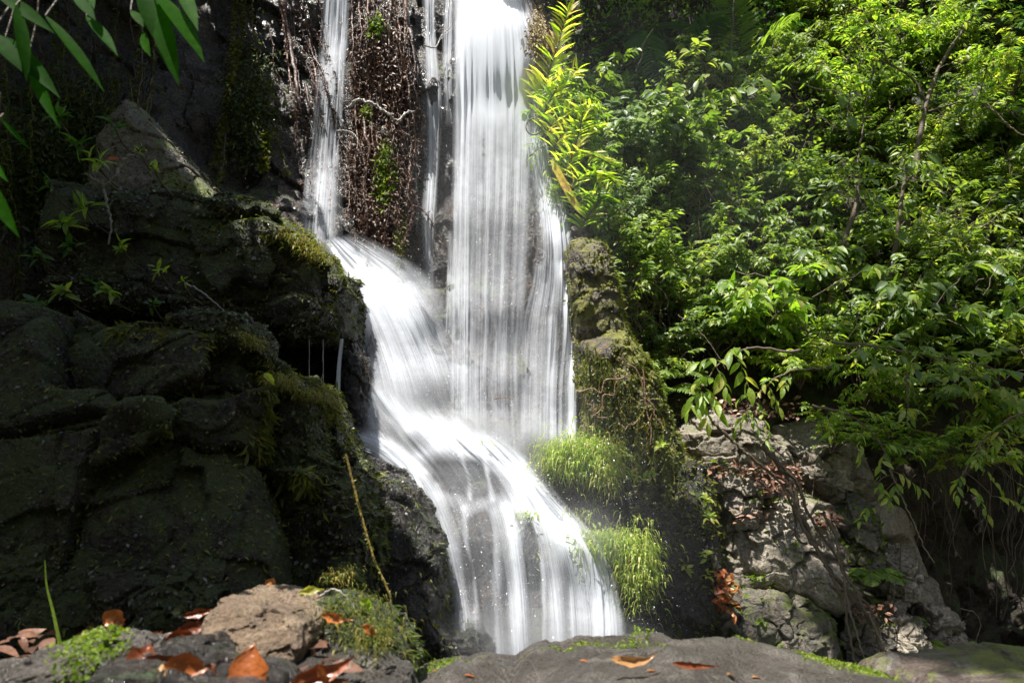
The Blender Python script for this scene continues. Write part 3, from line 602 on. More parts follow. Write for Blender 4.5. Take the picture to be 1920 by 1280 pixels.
sheet([[(585,450),(622,500),(640,590),(645,690),(650,790)], [(608,450),(665,535),(710,640),(735,720),(750,800)], [(625,445),(715,535),(780,650),(812,740),(830,820)], [(645,440),(755,525),(830,660),(862,760),(890,840)], [(665,430),(810,510),(900,680),(925,780),(950,850)]],
      .12, flow(lambda U, V: .40 - .22 * V - .16 * U, [([(606,470),(645,510),(690,575),(740,650),(780,720)], 46, .62, .05), ([(618,480),(652,560),(675,640),(690,720)], 34, .5, .12), ([(650,490),(745,560),(810,650),(850,740)], 30, .25, .05)], [(830, 760, 50, 60, -.1)]), label='white water fanning down over the sloping rock', layers=3, seed=9, feather=.34, rough=.06, vf=(.10, .2))
sheet([[(846,-90),(848,100),(846,300),(842,500),(842,700),(838,880)], [(880,-90),(880,100),(878,300),(876,500),(874,700),(872,890)], [(915,-90),(918,100),(918,300),(914,500),(910,700),(912,895)], [(940,-90),(958,60),(962,250),(955,500),(948,700),(955,890)], [(955,-90),(995,60),(1000,250),(992,500),(985,700),(1000,885)]],
      .14, flow(.15, [([(915,-90),(915,0),(922,90),(930,180)], 58, 1.1, .75), ([(925,170),(930,260),(935,400)], 50, .45, .0), ([(858,-90),(860,200),(852,500),(850,830)], 13, .36, .34), ([(880,200),(876,500),(874,830)], 9, .22, .12), ([(900,350),(896,830)], 5, .12, .12), ([(915,250),(910,500),(906,830)], 6, .15, .12), ([(930,300),(925,830)], 4, .12, .1), ([(948,250),(944,500),(940,830)], 6, .15, .1), ([(970,300),(962,830)], 5, .14, .08), ([(975,90),(985,250),(980,420)], 12, .25, .0), ([(845,836),(900,846),(990,836)], 22, .35, .25)], [(895, 560, 9, 160, -.08), (965, 560, 10, 220, -.10)]), label='main fall pouring straight down, solid white at the top', nu=110, nv=260, layers=2, seed=17, feather=.16, vf=(0, .16))
sheet([[(935,-60),(962,20),(985,110),(992,230),(985,420)], [(945,-60),(980,20),(1002,110),(1004,200),(996,420)], [(955,-60),(995,20),(1014,95),(1018,160),(1008,420)], [(962,-60),(1008,20),(1026,95),(1028,160),(1020,400)]],
      .14, lambda U, V: .40 * (1 - .7 * sm(.35, 1., V)) * (1 - .4 * U), 60, 160, label='fine spray arching over the right shoulder of the main fall', layers=2, seed=23, feather=.3, vf=(0, .3))
sheet([[(985,250),(996,330),(1002,430),(998,520),(980,600),(975,720),(972,835)], [(998,245),(1015,330),(1030,430),(1030,520),(1020,600),(1015,720),(1015,840)], [(1008,245),(1035,330),(1055,430),(1060,520),(1058,620),(1050,720),(1050,840)], [(1016,250),(1050,340),(1072,430),(1080,520),(1088,600),(1086,720),(1082,850)]],
      .10, flow(.16, [([(1003,260),(1018,320),(1030,380),(1045,440)], 20, .65, .35), ([(1040,430),(1045,500),(1030,560)], 18, .25, .1), ([(1055,500),(1066,560),(1073,640),(1074,835)], 8, .75, .5), ([(1010,500),(990,560),(982,650),(976,835)], 7, .45, .3), ([(1035,600),(1035,835)], 9, .15, .15)], [(1005, 470, 14, 60, -.12), (1050, 620, 9, 70, -.12)]), label='right-hand fall sliding down the rock beside the pillar', nu=90, layers=2, seed=29, feather=.16, rough=.09, vf=(.05, .05))
for k, (g, d_, s_) in enumerate([
   ([[(784,-90),(790,60),(786,140),(790,300),(788,420),(790,560)], [(810,-90),(808,60),(812,150),(812,300),(806,420),(806,560)], [(822,-90),(818,60),(830,180),(826,300),(818,420),(815,560)]], .55, 31),
   ([[(832,-60),(828,100),(830,240)], [(846,-60),(838,100),(842,240)], [(852,-60),(850,100),(850,240)]], .42, 33),
   ([[(762,-60),(766,120),(768,260)], [(768,-60),(770,120),(772,260)]], .4, 34),
   ([[(760,230),(766,330),(772,430)], [(764,230),(770,330),(776,430)]], .4, 37),
   ([[(775,230),(778,330),(780,430)], [(779,230),(782,330),(784,430)]], .4, 39),
   ([[(840,430),(835,560),(830,650)], [(850,430),(850,560),(850,650)]], .3, 38)]):
    sheet(g, .09, (lambda dd: (lambda U, V: dd + 0 * U))(d_), 40, 160, 'thin_water', ['thin twin trickles down the root-hung rock left of the main fall', 'faint trickle touching left edge of the main fall', 'hair-thin trickle beside the red roots near the top', 'hair-thin trickle below the pale crooked branch', 'second hair-thin trickle below the pale crooked branch', 'faint veil left of the main fall, halfway down'][k], layers=1, seed=s_, feather=.4, vf=(.05, .2), rough=.02)
dl = flow(.07, [([(690,738),(790,790),(880,832),(965,880),(1010,955),(1075,1005)], 26, .25, .75), ([(1060,1000),(1110,1045),(1140,1100),(1152,1200)], 26, .7, .35), ([(1090,1060),(1100,1200)], 18, .25, .15), ([(655,820),(740,852),(795,915),(830,1000),(852,1100),(868,1230)], 17, .42, .25), ([(950,955),(962,1010),(970,1100),(975,1230)], 12, .45, .3), ([(885,956),(905,946),(935,942),(965,948),(1000,950)], 14, .10, .14), ([(790,852),(830,835),(880,834),(935,852)], 14, .2, .2), ([(795,938),(830,930),(870,944)], 13, .12, .08), ([(655,830),(700,822),(745,846),(790,885)], 9, .35, .25), ([(820,910),(835,1000),(850,1080)], 9, .15, .1), ([(925,960),(930,1060),(935,1220)], 9, .18, .1), ([(1010,960),(1040,1100),(1050,1220)], 8, .2, .1), ([(870,950),(885,1060),(892,1220)], 5, .2, .1), ([(1070,1020),(1080,1220)], 5, .3, .15), ([(1000,960),(1018,1080),(1020,1220)], 4, .3, .12), ([(905,845),(915,890),(925,935)], 5, .25, .2), ([(860,845),(875,890),(880,935)], 4, .2, .15), ([(1120,1060),(1125,1220)], 8, .35, .2), ([(655,738),(700,735),(745,760),(770,800)], 12, .40, .25), ([(1040,1040),(1045,1220)], 14, .2, .1), ([(690,740),(700,800),(715,845)], 8, .3, .2), ([(860,840),(930,835),(975,870)], 14, .3, .3)],
          [(900, 885, 46, 38, -.20), (908, 1020, 20, 55, -.30), (1000, 1020, 14, 60, -.34), (672, 790, 14, 36, -.08), (925, 1140, 24, 60, -.12), (880, 1080, 12, 70, -.12), (1012, 1140, 14, 70, -.1), (830, 900, 22, 30, -.12)])
sheet([[(632,640),(640,740),(656,810),(690,862),(768,900),(802,960),(832,1060),(848,1150),(850,1260)], [(680,640),(705,735),(760,810),(820,880),(862,960),(890,1060),(905,1150),(912,1260)], [(745,660),(785,760),(845,820),(905,880),(945,960),(962,1060),(970,1150),(975,1260)],
       [(815,680),(860,780),(912,835),(970,900),(1015,975),(1035,1060),(1045,1150),(1050,1260)], [(900,740),(925,815),(965,855),(1022,925),(1085,1000),(1118,1070),(1130,1150),(1132,1260)], [(985,760),(1000,825),(1020,868),(1066,945),(1128,1015),(1160,1085),(1174,1150),(1178,1260)]],
      .20, dl, nu=130, nv=260, label='lower cascade spreading down the stepped rock to the pool', layers=3, seed=43, feather=.16, rough=.10, gap=.06, vf=(.30, 0))
sheet([[(640,800),(700,815),(760,850),(790,900),(812,960)], [(652,822),(700,835),(745,870),(775,915),(800,975)], [(655,845),(690,852),(735,885),(765,930),(790,985)]], .28, lambda U, V: .42 + 0 * U, 50, 120, label='shallow sheet of water sliding over the black rock lip', layers=2, seed=53, feather=.3, vf=(.1, .2))
for k, (x, y0_, y1_, Yy, wd) in enumerate([(580, 636, 712, 4.7, 1.1), (606, 636, 722, 4.7, 1.3)]):
    sheet([[(x - wd, y0_), (x - wd, y1_)], [(x, y0_), (x, y1_)], [(x + wd, y0_), (x + wd, y1_)]], Y=[Yy, Yy], dens=lambda U, V: .8 + 0 * U, nu=8, nv=30, mat='thin_water', name='waterfall', label=['thin drip line falling off the overhanging block', 'second drip line falling off the overhanging block, nearer the fall', 'small trickle at the right foot of the dark pillar', 'smaller trickle beside the orange leaves on the mossy boulder'][k], layers=1, seed=60 + k, feather=.45, rough=.0)
sheet([[(637,635),(631,690),(628,760),(630,830)], [(641,635),(635,690),(633,760),(636,830)], [(645,635),(640,690),(639,760),(643,830)]], Y=[4.9, 4.8, 4.7, 4.7], dens=lambda U, V: .6 + 0 * U, nu=14, nv=60, label='slim white spout running off the corner of the overhanging block', layers=2, seed=71, feather=.3, rough=.01, gap=.03)

# droplets thrown off the falls
def droplets(N, boxes, label):
    b = Batch(); ps = []
    for (x0, x1, y0_, y1_, Ya, Yb, wgt) in boxes:
        n = int(N * wgt); ps.append(P(rng.uniform(x0, x1, n), rng.uniform(y0_, y1_, n), rng.uniform(Ya, Yb, n)))
    p = np.concatenate(ps); n = len(p); s = .0010 * rng.lognormal(0, .45, n)
    b.leaves((np.array([[-1, 0, -1], [1, 0, -1], [1, 0, 1], [-1, 0, 1.]]), np.array([[0, 1, 2, 3]])), p, rng.normal(size=(n, 3)) * .3 + np.array([0, -1, .3]), rng.normal(size=(n, 3)), s, s, .5)
    tag(b.build('spray_drops', M['drop']), label, 'water spray', None, 'stuff')
q = NT('spray drop'); M['drop'] = q.surf(q.n('BsdfDiffuse', {'Color': (.9, .93, .95, 1), 'Normal': (lambda n: (setattr(n.outputs[0], 'default_value', Vector((-.1, -.6, .8)).normalized()), n.outputs[0])[1])(q.n('Normal'))}).outputs[0])
droplets(2600, [(560, 850, 450, 800, 5.3, 5.6, .22), (840, 1100, 100, 850, 5.6, 6.0, .25), (850, 1250, 800, 1200, 4.2, 4.7, .22), (1090, 1330, 650, 1200, 4.8, 5.5, .17), (1000, 1120, 0, 300, 6, 6.6, .07), (560, 680, 0, 480, 5.8, 6.0, .07)], 'fine white droplets thrown off the falls')

# ------------------------------------------------------------------ plants
def twig(L, B, p0, d, ln, nl, ll, lw, sag=.35, tint=.5, tpl=LEAF, rad=.0035, spread=.9, end=True, tj=.25, drp=.35):
    """a leafy twig: alternate leaves in one plane, sagging with its length"""
    d = norm(np.asarray(d, float)); K = 6; t = np.linspace(0, 1, K)[:, None]
    C = p0 + d * ln * t - UP * sag * ln * t ** 2 + 0.03 * ln * np.cumsum(rng.normal(size=(K, 3)), 0)
    if B is not None: B.tube(C, np.linspace(rad, rad * .4, K), 4, rng.uniform(.2, .7))
    tt = np.linspace(.15, 1, nl); q = np.stack([np.interp(tt, t[:, 0], C[:, k]) for k in range(3)], -1)
    ax = norm(np.stack([np.interp(tt, t[:, 0], np.gradient(C[:, k])) for k in range(3)], -1))
    s = norm(np.cross(ax, UP + 1e-3)); sg = np.where(np.arange(nl) % 2, 1., -1.)[:, None]
    a = norm(ax * .75 + s * sg * spread + rng.normal(size=(nl, 3)) * .22 - UP * drp)
    if end: a[-1] = norm(ax[-1] - UP * .3)
    n = UP + np.array([0, -.45, 0]) + .45 * rng.normal(size=(nl, 3))
    l = ll * rng.uniform(.65, 1.15, nl)
    L.leaves(tpl, q, a, n, l, l * lw * rng.uniform(.85, 1.15, nl), np.clip(tint + rng.normal(size=nl) * tj, 0, 1))

def shrub_batches(seed, h=1.2, sp=.9, stems=11, twigs=7, ll=.115, lw=.45, nl=9, tint=.45, lean=(0, -.5, .8), tpl=LEAF, sag=.3, whorl=True):
    global rng
    keep = rng; rng = np.random.default_rng(seed)
    L, B = Batch(), Batch()
    for k in range(stems):
        az = 2 * math.pi * k / stems + rng.uniform(-.3, .3); o = rng.uniform(.25, 1.0)
        d = norm(np.array([math.cos(az) * o * sp, math.sin(az) * o * sp, 0]) + np.array(lean) * 1.0 + UP * .25)
        ln = h * rng.uniform(.65, 1.15); K = 9; t = np.linspace(0, 1, K)[:, None]
        C = d * ln * t - UP * .28 * ln * t ** 2.2 + .025 * ln * np.cumsum(rng.normal(size=(K, 3)), 0) * t
        B.tube(C, np.linspace(.012, .003, K), 5, rng.uniform(.1, .8))
        for j in range(twigs):
            f = rng.uniform(.25, 1.0) if j else 1.0; p = np.array([np.interp(f, t[:, 0], C[:, m]) for m in range(3)])
            dd = norm(d + rng.normal(size=3) * .75 * (1 if j else .2)); dd[2] = abs(dd[2]) * .5
            twig(L, B, p, dd, rng.uniform(.22, .48) * h * .55, nl, ll, lw, sag, tint + rng.normal() * .12, tpl)
    rng = keep
    return L, B

def plant(name, L, B, loc, mat, label, cat, group=None, local=True, bmat='bark', leafname='leaves'):
    o = empty(name, loc, label, cat, group); l0 = None if local else loc
    for bt, nm, m in ((B, 'branches', M[bmat]), (L, leafname, M[mat] if isinstance(mat, str) else mat)):
        if bt is not None and bt.V:
            c = mesh_obj(nm, np.concatenate(bt.V) - (0 if local else np.asarray(loc)), np.concatenate(bt.F), m, o, attrs={'tint': np.concatenate(bt.T)})
    return o

# the thicket on the hillside
TG = 'shrubs crowding the hillside thicket'
protos = []; LS = 1.25
for k, kw in enumerate([dict(ll=.10, lw=.42, tint=.4), dict(ll=.085, lw=.45, tint=.5, twigs=9), dict(ll=.165, lw=.42, tint=.35, sag=.5, nl=7), dict(ll=.10, lw=.36, tint=.6, stems=12),
                        dict(ll=.060, lw=.5, tint=.45, twigs=13, nl=12), dict(ll=.115, lw=.5, tint=.3), dict(ll=.09, lw=.36, tint=.75), dict(ll=.095, lw=.4, tint=.55, sag=.6)]):
    kw['ll'] *= LS; L, B = shrub_batches(200 + k, **kw); protos.append((L, B, k))
used = {}
def put_shrub(k, px, py, sc, rot, label, cat='shrub', group=TG, off=.0, mat='leaf', Y=None, tilt=0.0, name='leafy_shrub'):
    q = hill_f.at(px, py, off) if Y is None else P(px, py, Y)
    key = (k, mat)
    if key not in used:
        L, B, _ = protos[k]; o = plant(name, L, B, tuple(q), mat, label, cat, group); used[key] = o
    else:
        o = copy_tree(used[key]); o.name = name
        o['label'] = label; o['category'] = cat
        if group: o['group'] = group
        elif 'group' in o: del o['group']
    o.location = q; o.scale = (sc, sc, sc * rng.uniform(.9, 1.1)); o.rotation_euler = (tilt, 0, rot)
    return o
bands = [(-40, 'glossy shrub in the topmost row of the hillside thicket'), (60, 'glossy shrub high on the hillside thicket, under the topmost row'), (150, 'small-leaved shrub in the upper middle of the thicket'),
         (240, 'shrub in the middle of the thicket, level with the big heart-shaped leaves'), (330, 'shrub in the middle of the thicket, just under the heart-shaped leaves'), (420, 'shrub around the pale slanting trunks in the thicket'),
         (510, 'shaded shrub around the feet of the slanting trunks'), (600, 'shrub on the lower edge of the thicket'), (680, 'low shrub hanging over the grey boulders')]
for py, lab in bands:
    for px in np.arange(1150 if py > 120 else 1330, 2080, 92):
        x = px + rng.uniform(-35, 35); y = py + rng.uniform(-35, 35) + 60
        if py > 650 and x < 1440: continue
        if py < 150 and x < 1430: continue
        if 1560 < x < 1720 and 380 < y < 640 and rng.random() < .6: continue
        put_shrub(int(rng.integers(0, 8)), x, y, rng.uniform(.62, .95), rng.uniform(-.7, .7), lab, mat='leaf_dark' if (x > 1880 or (py < 100 and x < 1450)) else 'leaf')  # dim spots get the leaf with shade in its colour

# lighter sunlit shrubs
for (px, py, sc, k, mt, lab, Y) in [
    (1180, 330, .85, 5, 'leaf_glare', 'sunlit shrub with sun glare painted into its leaves beside the yellow-green stalks', 7.5),
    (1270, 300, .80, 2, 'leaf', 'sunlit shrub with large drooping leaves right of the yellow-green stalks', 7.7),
    (1150, 440, .65, 0, 'leaf_glare', 'shrub with sun glare painted into its leaves beside the top of the pillar', 7.0),
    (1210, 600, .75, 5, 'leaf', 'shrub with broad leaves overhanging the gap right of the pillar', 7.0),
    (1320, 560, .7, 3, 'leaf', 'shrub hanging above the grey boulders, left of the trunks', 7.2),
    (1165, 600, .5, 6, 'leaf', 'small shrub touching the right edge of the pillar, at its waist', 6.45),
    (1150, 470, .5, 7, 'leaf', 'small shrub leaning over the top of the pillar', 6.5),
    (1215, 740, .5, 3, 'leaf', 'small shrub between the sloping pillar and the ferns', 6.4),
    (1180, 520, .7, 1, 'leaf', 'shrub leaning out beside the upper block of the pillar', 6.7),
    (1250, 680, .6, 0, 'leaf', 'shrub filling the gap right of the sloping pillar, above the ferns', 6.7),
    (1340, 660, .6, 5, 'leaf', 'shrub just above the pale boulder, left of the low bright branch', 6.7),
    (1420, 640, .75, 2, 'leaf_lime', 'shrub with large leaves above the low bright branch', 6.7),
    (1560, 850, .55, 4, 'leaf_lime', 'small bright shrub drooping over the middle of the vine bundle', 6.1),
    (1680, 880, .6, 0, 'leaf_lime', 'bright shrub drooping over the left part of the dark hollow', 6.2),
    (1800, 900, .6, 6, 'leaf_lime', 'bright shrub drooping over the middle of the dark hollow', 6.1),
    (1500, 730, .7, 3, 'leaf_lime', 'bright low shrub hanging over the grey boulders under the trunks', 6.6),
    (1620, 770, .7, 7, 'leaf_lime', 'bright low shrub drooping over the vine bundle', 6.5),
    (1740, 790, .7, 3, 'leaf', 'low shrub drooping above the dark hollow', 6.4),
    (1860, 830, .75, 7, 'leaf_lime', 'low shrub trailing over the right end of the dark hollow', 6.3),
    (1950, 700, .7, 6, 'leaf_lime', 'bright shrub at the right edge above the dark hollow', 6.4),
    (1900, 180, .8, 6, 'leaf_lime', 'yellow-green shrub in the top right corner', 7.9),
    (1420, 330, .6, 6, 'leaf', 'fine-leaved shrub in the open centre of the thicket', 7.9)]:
    put_shrub(k, px, py, sc, rng.uniform(-.4, .4), lab, Y=Y, mat=mt, group=None)

# broad bank of undergrowth that covers the soil between the shrubs
b = Batch(); p, n = sample(HV, HF, 42000, lambda c, nn: ((c[:, 2] > 2.1) & (c[:, 0] < 9)).astype(float))
p = p + n * -0 + np.array([0, -1, .3]) * rng.uniform(.0, .35, (len(p), 1))
a_ = norm(rng.normal(size=p.shape) * .8 + np.array([0, -.7, -.2]))
l_ = rng.uniform(.05, .11, len(p)); b.leaves(LEAF, p, a_, UP + .5 * rng.normal(size=p.shape), l_, l_ * .45, np.clip(rng.normal(.4, .22, len(p)), 0, 1))
tag(b.build('undergrowth', M['leaf']), 'small leaves carpeting the hillside between the shrubs', 'undergrowth', None, 'stuff')

# yellow-green stalks beside the top of the fall
def stalk(pts, Y, lab, ll, mat, n=30, lw=.16, tint=.5, up=.7, group=None, name='leafy_stalk', tpl=NARROW, sprd=.8):
    pp = smooth_path([P(x, y, Y) for x, y in pts], 14); B, L = Batch(), Batch(); B.tube(pp, np.linspace(.012, .005, 14), 6, .6)
    t = np.linspace(.12, 1, n); q = np.stack([np.interp(t, np.linspace(0, 1, 14), pp[:, k]) for k in range(3)], -1)
    ax = norm(np.stack([np.interp(t, np.linspace(0, 1, 14), np.gradient(pp[:, k])) for k in range(3)], -1)); sg = np.where(np.arange(n) % 2, 1., -1.)[:, None]
    s = np.array([1., 0, 0]); a = norm(ax * up + s * sg * sprd + np.array([0, -.35, 0]) + rng.normal(size=(n, 3)) * .18)
    l = ll * rng.uniform(.75, 1.15, n) * (1 - .35 * t)
    L.leaves(tpl, q, a, np.array([0, -.8, .7]) + .3 * rng.normal(size=(n, 3)), l, l * lw, np.clip(tint + rng.normal(size=n) * .28, 0, 1))
    return plant(name, L, B, tuple(pp[0]), mat, lab, 'plant', group, local=False)
SG = 'yellow-green leafy stalks beside the top of the fall'
stalk([(1008, 215), (1025, 150), (1048, 80), (1066, 20)], 6.25, 'tallest yellow-green stalk, standing against the dark jungle beside the top of the fall', .30, 'leaf_yellow', 60, .20, .5, .75, SG)
for k, (pts, lab) in enumerate([
    ([(1012, 235), (1030, 190), (1060, 150), (1085, 130)], 'second yellow-green stalk, leaning right below the tallest one'),
    ([(1015, 260), (1045, 225), (1085, 205), (1115, 200)], 'yellow-green stalk reaching right at the height of the small vine loop'),
    ([(1030, 290), (1060, 250), (1095, 235), (1130, 245)], 'yellow-green stalk arching right just under the height of the vine loop'),
    ([(1040, 320), (1075, 290), (1110, 290), (1145, 310)], 'yellow-green stalk midway down the clump by the fall'),
    ([(1050, 340), (1070, 300), (1085, 250), (1095, 205)], 'upright yellow-green stalk in the middle of the clump by the fall'),
    ([(1060, 370), (1090, 330), (1125, 325), (1155, 345)], 'yellow-green stalk with orange-tinted leaves, low in the clump'),
    ([(1070, 395), (1095, 370), (1125, 365), (1150, 385)], 'yellow-green stalk near the bottom of the clump'),
    ([(1085, 440), (1100, 410), (1115, 390), (1128, 370)], 'small yellow-green rosette stalk at the very bottom of the clump, above the pillar')]):
    stalk(pts, 6.15 - .02 * k, lab, .23 - .006 * k, 'leaf_yellow' if k < 6 else 'leaf_lime', 50, .20, .45, .55, SG)
# fine filler leaves between the stalks
for k, (x, y, lab) in enumerate([(1060, 230, 'bushy lime fern mass behind the tallest yellow-green stalks'), (1085, 320, 'bushy lime fern mass behind the lower yellow-green stalks')]):
    L, B = Batch(), Batch(); c0 = P(x, y, 6.35)
    for j in range(150):
        p0 = c0 + rng.normal(size=3) * np.array([.14, .1, .25]); twig(L, B, p0, rng.normal(size=3) + np.array([.5, -.8, .5]), .2, 8, .085, .3, .4, .35, NARROW, .002)
    plant('lime_fern', L, B, tuple(c0), 'leaf_lime', lab, 'fern', None, local=False)
# orange-brown wet leaf blurred by the water
L = Batch(); c0 = P(1042, 300, 6.0)
for j in range(9):
    p0 = P(1035 + 3 * j, 300 + 7 * j, 6.0); L.leaves(NARROW, p0, np.array([.35 + .03 * j, -.25, -1]), np.array([-.3, -1, .3]) + .2 * rng.normal(size=3), .33, .07, rng.uniform(.7, 1))
tag(L.build('drooping_leaves', M['leaf_yellow'], loc=tuple(c0)), 'bunch of drooping orange-tinged leaves wetted by the right-hand fall', 'leaves')

# palm fronds and ferns
def frond(L, B, p0, d, ln, ll, n=28, sag=.5, tint=.5, w=.10, vdrop=.25, rad=.006):
    d = norm(np.asarray(d, float)); K = 12; t = np.linspace(0, 1, K)[:, None]; C = p0 + d * ln * t - UP * sag * ln * t ** 2
    B.tube(C, np.linspace(rad, rad * .25, K), 5, .5); tt = np.linspace(.12, .99, n); q = np.stack([np.interp(tt, t[:, 0], C[:, k]) for k in range(3)], -1)
    ax = norm(np.stack([np.interp(tt, t[:, 0], np.gradient(C[:, k])) for k in range(3)], -1)); s = norm(np.cross(ax, UP + .01)); prof = np.sin(np.pi * np.clip(tt * .9 + .12, 0, 1)) ** .7
    for sg in (-1, 1):
        a = norm(s * sg + ax * .45 - UP * vdrop + rng.normal(size=(n, 3)) * .06)
        L.leaves(NARROW, q, a, np.cross(a, ax) * sg + UP * .3, ll * prof, ll * w, np.clip(tint + rng.normal(size=n) * .15, 0, 1))
def palm(loc, fr, mat, lab, name='palm', cat='palm', ll=.30, n=34, w=.10):
    L, B = Batch(), Batch()
    for (d, ln, sag, ti) in fr: frond(L, B, np.array(loc), d, ln, ll, n, sag, ti, w)
    return plant(name, L, B, tuple(loc), mat, lab, cat, None, local=False)
palm(P(1395, 150, 9.2), [((-.15, -.2, 1), 1.9, .15, .5), ((.5, -.3, 1), 1.7, .4, .4), ((-.7, -.3, .8), 1.7, .6, .3), ((-1, -.4, .3), 1.5, .7, .3), ((.9, -.3, .4), 1.4, .7, .4)], 'leaf', 'palm with upright feathery fronds at the top centre of the thicket', n=44, ll=.38, w=.08)
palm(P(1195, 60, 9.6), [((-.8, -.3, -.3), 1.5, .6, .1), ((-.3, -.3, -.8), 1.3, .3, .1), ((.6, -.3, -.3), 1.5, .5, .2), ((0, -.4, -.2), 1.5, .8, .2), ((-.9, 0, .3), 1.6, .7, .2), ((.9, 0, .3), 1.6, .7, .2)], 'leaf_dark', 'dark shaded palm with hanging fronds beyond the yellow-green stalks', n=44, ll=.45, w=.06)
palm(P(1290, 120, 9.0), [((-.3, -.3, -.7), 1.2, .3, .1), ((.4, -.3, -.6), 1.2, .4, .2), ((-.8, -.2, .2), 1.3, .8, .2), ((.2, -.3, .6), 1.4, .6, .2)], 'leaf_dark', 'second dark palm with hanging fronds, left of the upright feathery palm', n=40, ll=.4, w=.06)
palm(P(1640, -60, 8.6), [((-.6, -.5, -.2), 1.2, .5, .6), ((.3, -.5, -.2), 1.2, .6, .6), ((.9, -.4, .1), 1.2, .7, .5)], 'leaf_lime', 'yellow-green feathery fronds at the top edge, right half', 'palm', 'palm', .28, 34, .12)
for k, (x, y, Y, s, lab) in enumerate([(1252, 735, 6.35, .42, 'fern growing from the gap right of the pillar'), (1275, 705, 6.5, .36, 'upper fern in the dark gap right of the pillar'), (1628, 1075, 5.75, .34, 'green fern on the small upright grey block'), (1695, 1160, 5.7, .2, 'little fern beside the pointed upright stone'), (1730, 1205, 5.7, .2, 'little fern low beside the dark hollow'), (1205, 470, 6.9, .4, 'fern under the shrub beside the top of the pillar'), (1500, 1000, 5.9, .22, 'tiny fern on the vine-crossed boulder')]):
    palm(P(x, y, Y), [((math.cos(a), -.6, .5 + .3 * math.sin(3 * a)), s, .6, .4) for a in np.linspace(.1, 3.0, 6)], 'leaf' if k != 4 else 'leaf_lime', lab, 'fern', 'fern', s * .3, 18, .22)

# trees and trunks in the thicket
def limb(B, pts, r0, r1, Y=None, n=18, tint=.6, wob=.06):
    pp = smooth_path([P(*p) if len(p) == 3 else P(p[0], p[1], Y) for p in pts], n); pp = pp + .006 * rng.normal(size=pp.shape); B.tube(pp, np.linspace(r0, r1, n), 8, tint, wob); return pp
def tree(name, lab, limbs, Y, sprays, mat, ll=.11, nl=10, tl=.4, lw=.4, tint=.5, sag=.35):
    Bt, L = Batch(), Batch(); first = None; allq = []
    for (pts, r0, r1) in limbs:
        q = limb(Bt, pts, r0, r1, Y); allq.append(q); first = q[0] if first is None else first
    Bb = Batch()
    allq = np.concatenate(allq)
    for (x, y, yy, cnt, rad) in sprays:
        c_ = P(x, y, yy); j_ = int(np.argmin(((allq - c_) ** 2).sum(1))); Bb.tube(smooth_path([allq[j_], (allq[j_] + c_) / 2 + UP * .04, c_], 8), .006, 5, .6)
        for j in range(cnt):
            p0 = P(x + rng.normal() * rad, y + rng.normal() * rad * .7, yy + rng.normal() * .15); Bb.tube(smooth_path([c_, (c_ + p0) / 2 + UP * .02, p0], 5), .003, 4, .6)
            twig(L, Bb, p0, np.array([rng.normal(), -.5 + .5 * rng.normal(), .25 + .3 * rng.normal()]), tl * rng.uniform(.7, 1.2), nl, ll, lw, sag, tint + rng.normal() * .12, LEAF)
    o = empty(name, tuple(first), lab, 'tree')
    Bt.build('trunk', M['bark'], o, tuple(first)); Bb.build('branches', M['bark'], o, tuple(first)); L.build('leaves', M[mat], o, tuple(first)); return o
tree('slender_tree', 'slender forked tree with feathery sunlit yellow-green leaves in the top right', [
    ([(1712, 340), (1722, 270), (1736, 200), (1770, 110), (1810, 50), (1860, -20)], .035, .012), ([(1736, 195), (1715, 150), (1665, 118), (1650, 80), (1620, 40)], .020, .006), ([(1668, 120), (1625, 110), (1560, 125), (1530, 130)], .010, .003), ([(1770, 110), (1800, 60), (1790, 0)], .012, .004), ([(1738, 210), (1790, 195), (1870, 200), (1940, 250)], .012, .005)], 7.7,
    [(1560, 120, 7.6, 12, 18), (1600, 90, 7.6, 14, 22), (1640, 60, 7.6, 14, 26), (1700, 50, 7.6, 14, 28), (1760, 20, 7.6, 14, 30), (1830, 30, 7.6, 14, 30), (1800, 120, 7.5, 12, 24), (1850, 130, 7.5, 12, 26), (1880, 200, 7.5, 10, 26), (1560, 150, 7.4, 8, 14), (1620, 20, 7.7, 10, 26)], 'leaf_lime', .10, 12, .38, .36, .5)
tree('leaning_tree', 'pale slanting trunk in the middle of the thicket', [([(1552, 590), (1565, 520), (1580, 460), (1600, 405), (1612, 330)], .036, .022), ([(1566, 540), (1588, 515), (1618, 550)], .014, .008)], 7.0, [(1600, 330, 6.9, 9, 24), (1570, 360, 6.9, 7, 26)], 'leaf')
tree('leaning_tree', 'darker slanting trunk right of the pale one, under the heart-shaped leaves', [([(1612, 640), (1640, 590), (1665, 520), (1682, 450), (1690, 380), (1700, 300)], .040, .018)], 7.1, [(1700, 300, 7.0, 9, 22), (1740, 340, 7.0, 7, 24)], 'leaf')
tree('leaning_tree', 'thin trunk leaning in the upper middle of the thicket', [([(1608, 310), (1616, 250), (1622, 200), (1640, 130)], .014, .008), ([(1590, 260), (1592, 200), (1600, 140)], .010, .006)], 7.9, [(1640, 130, 7.8, 5, 20)], 'leaf')
tree('sapling', 'dark bare-stemmed sapling in the shaded gap beside the palms', [([(1362, 260), (1366, 180), (1372, 80), (1378, -20)], .012, .008)], 8.6, [(1360, 250, 8.5, 5, 20)], 'leaf')
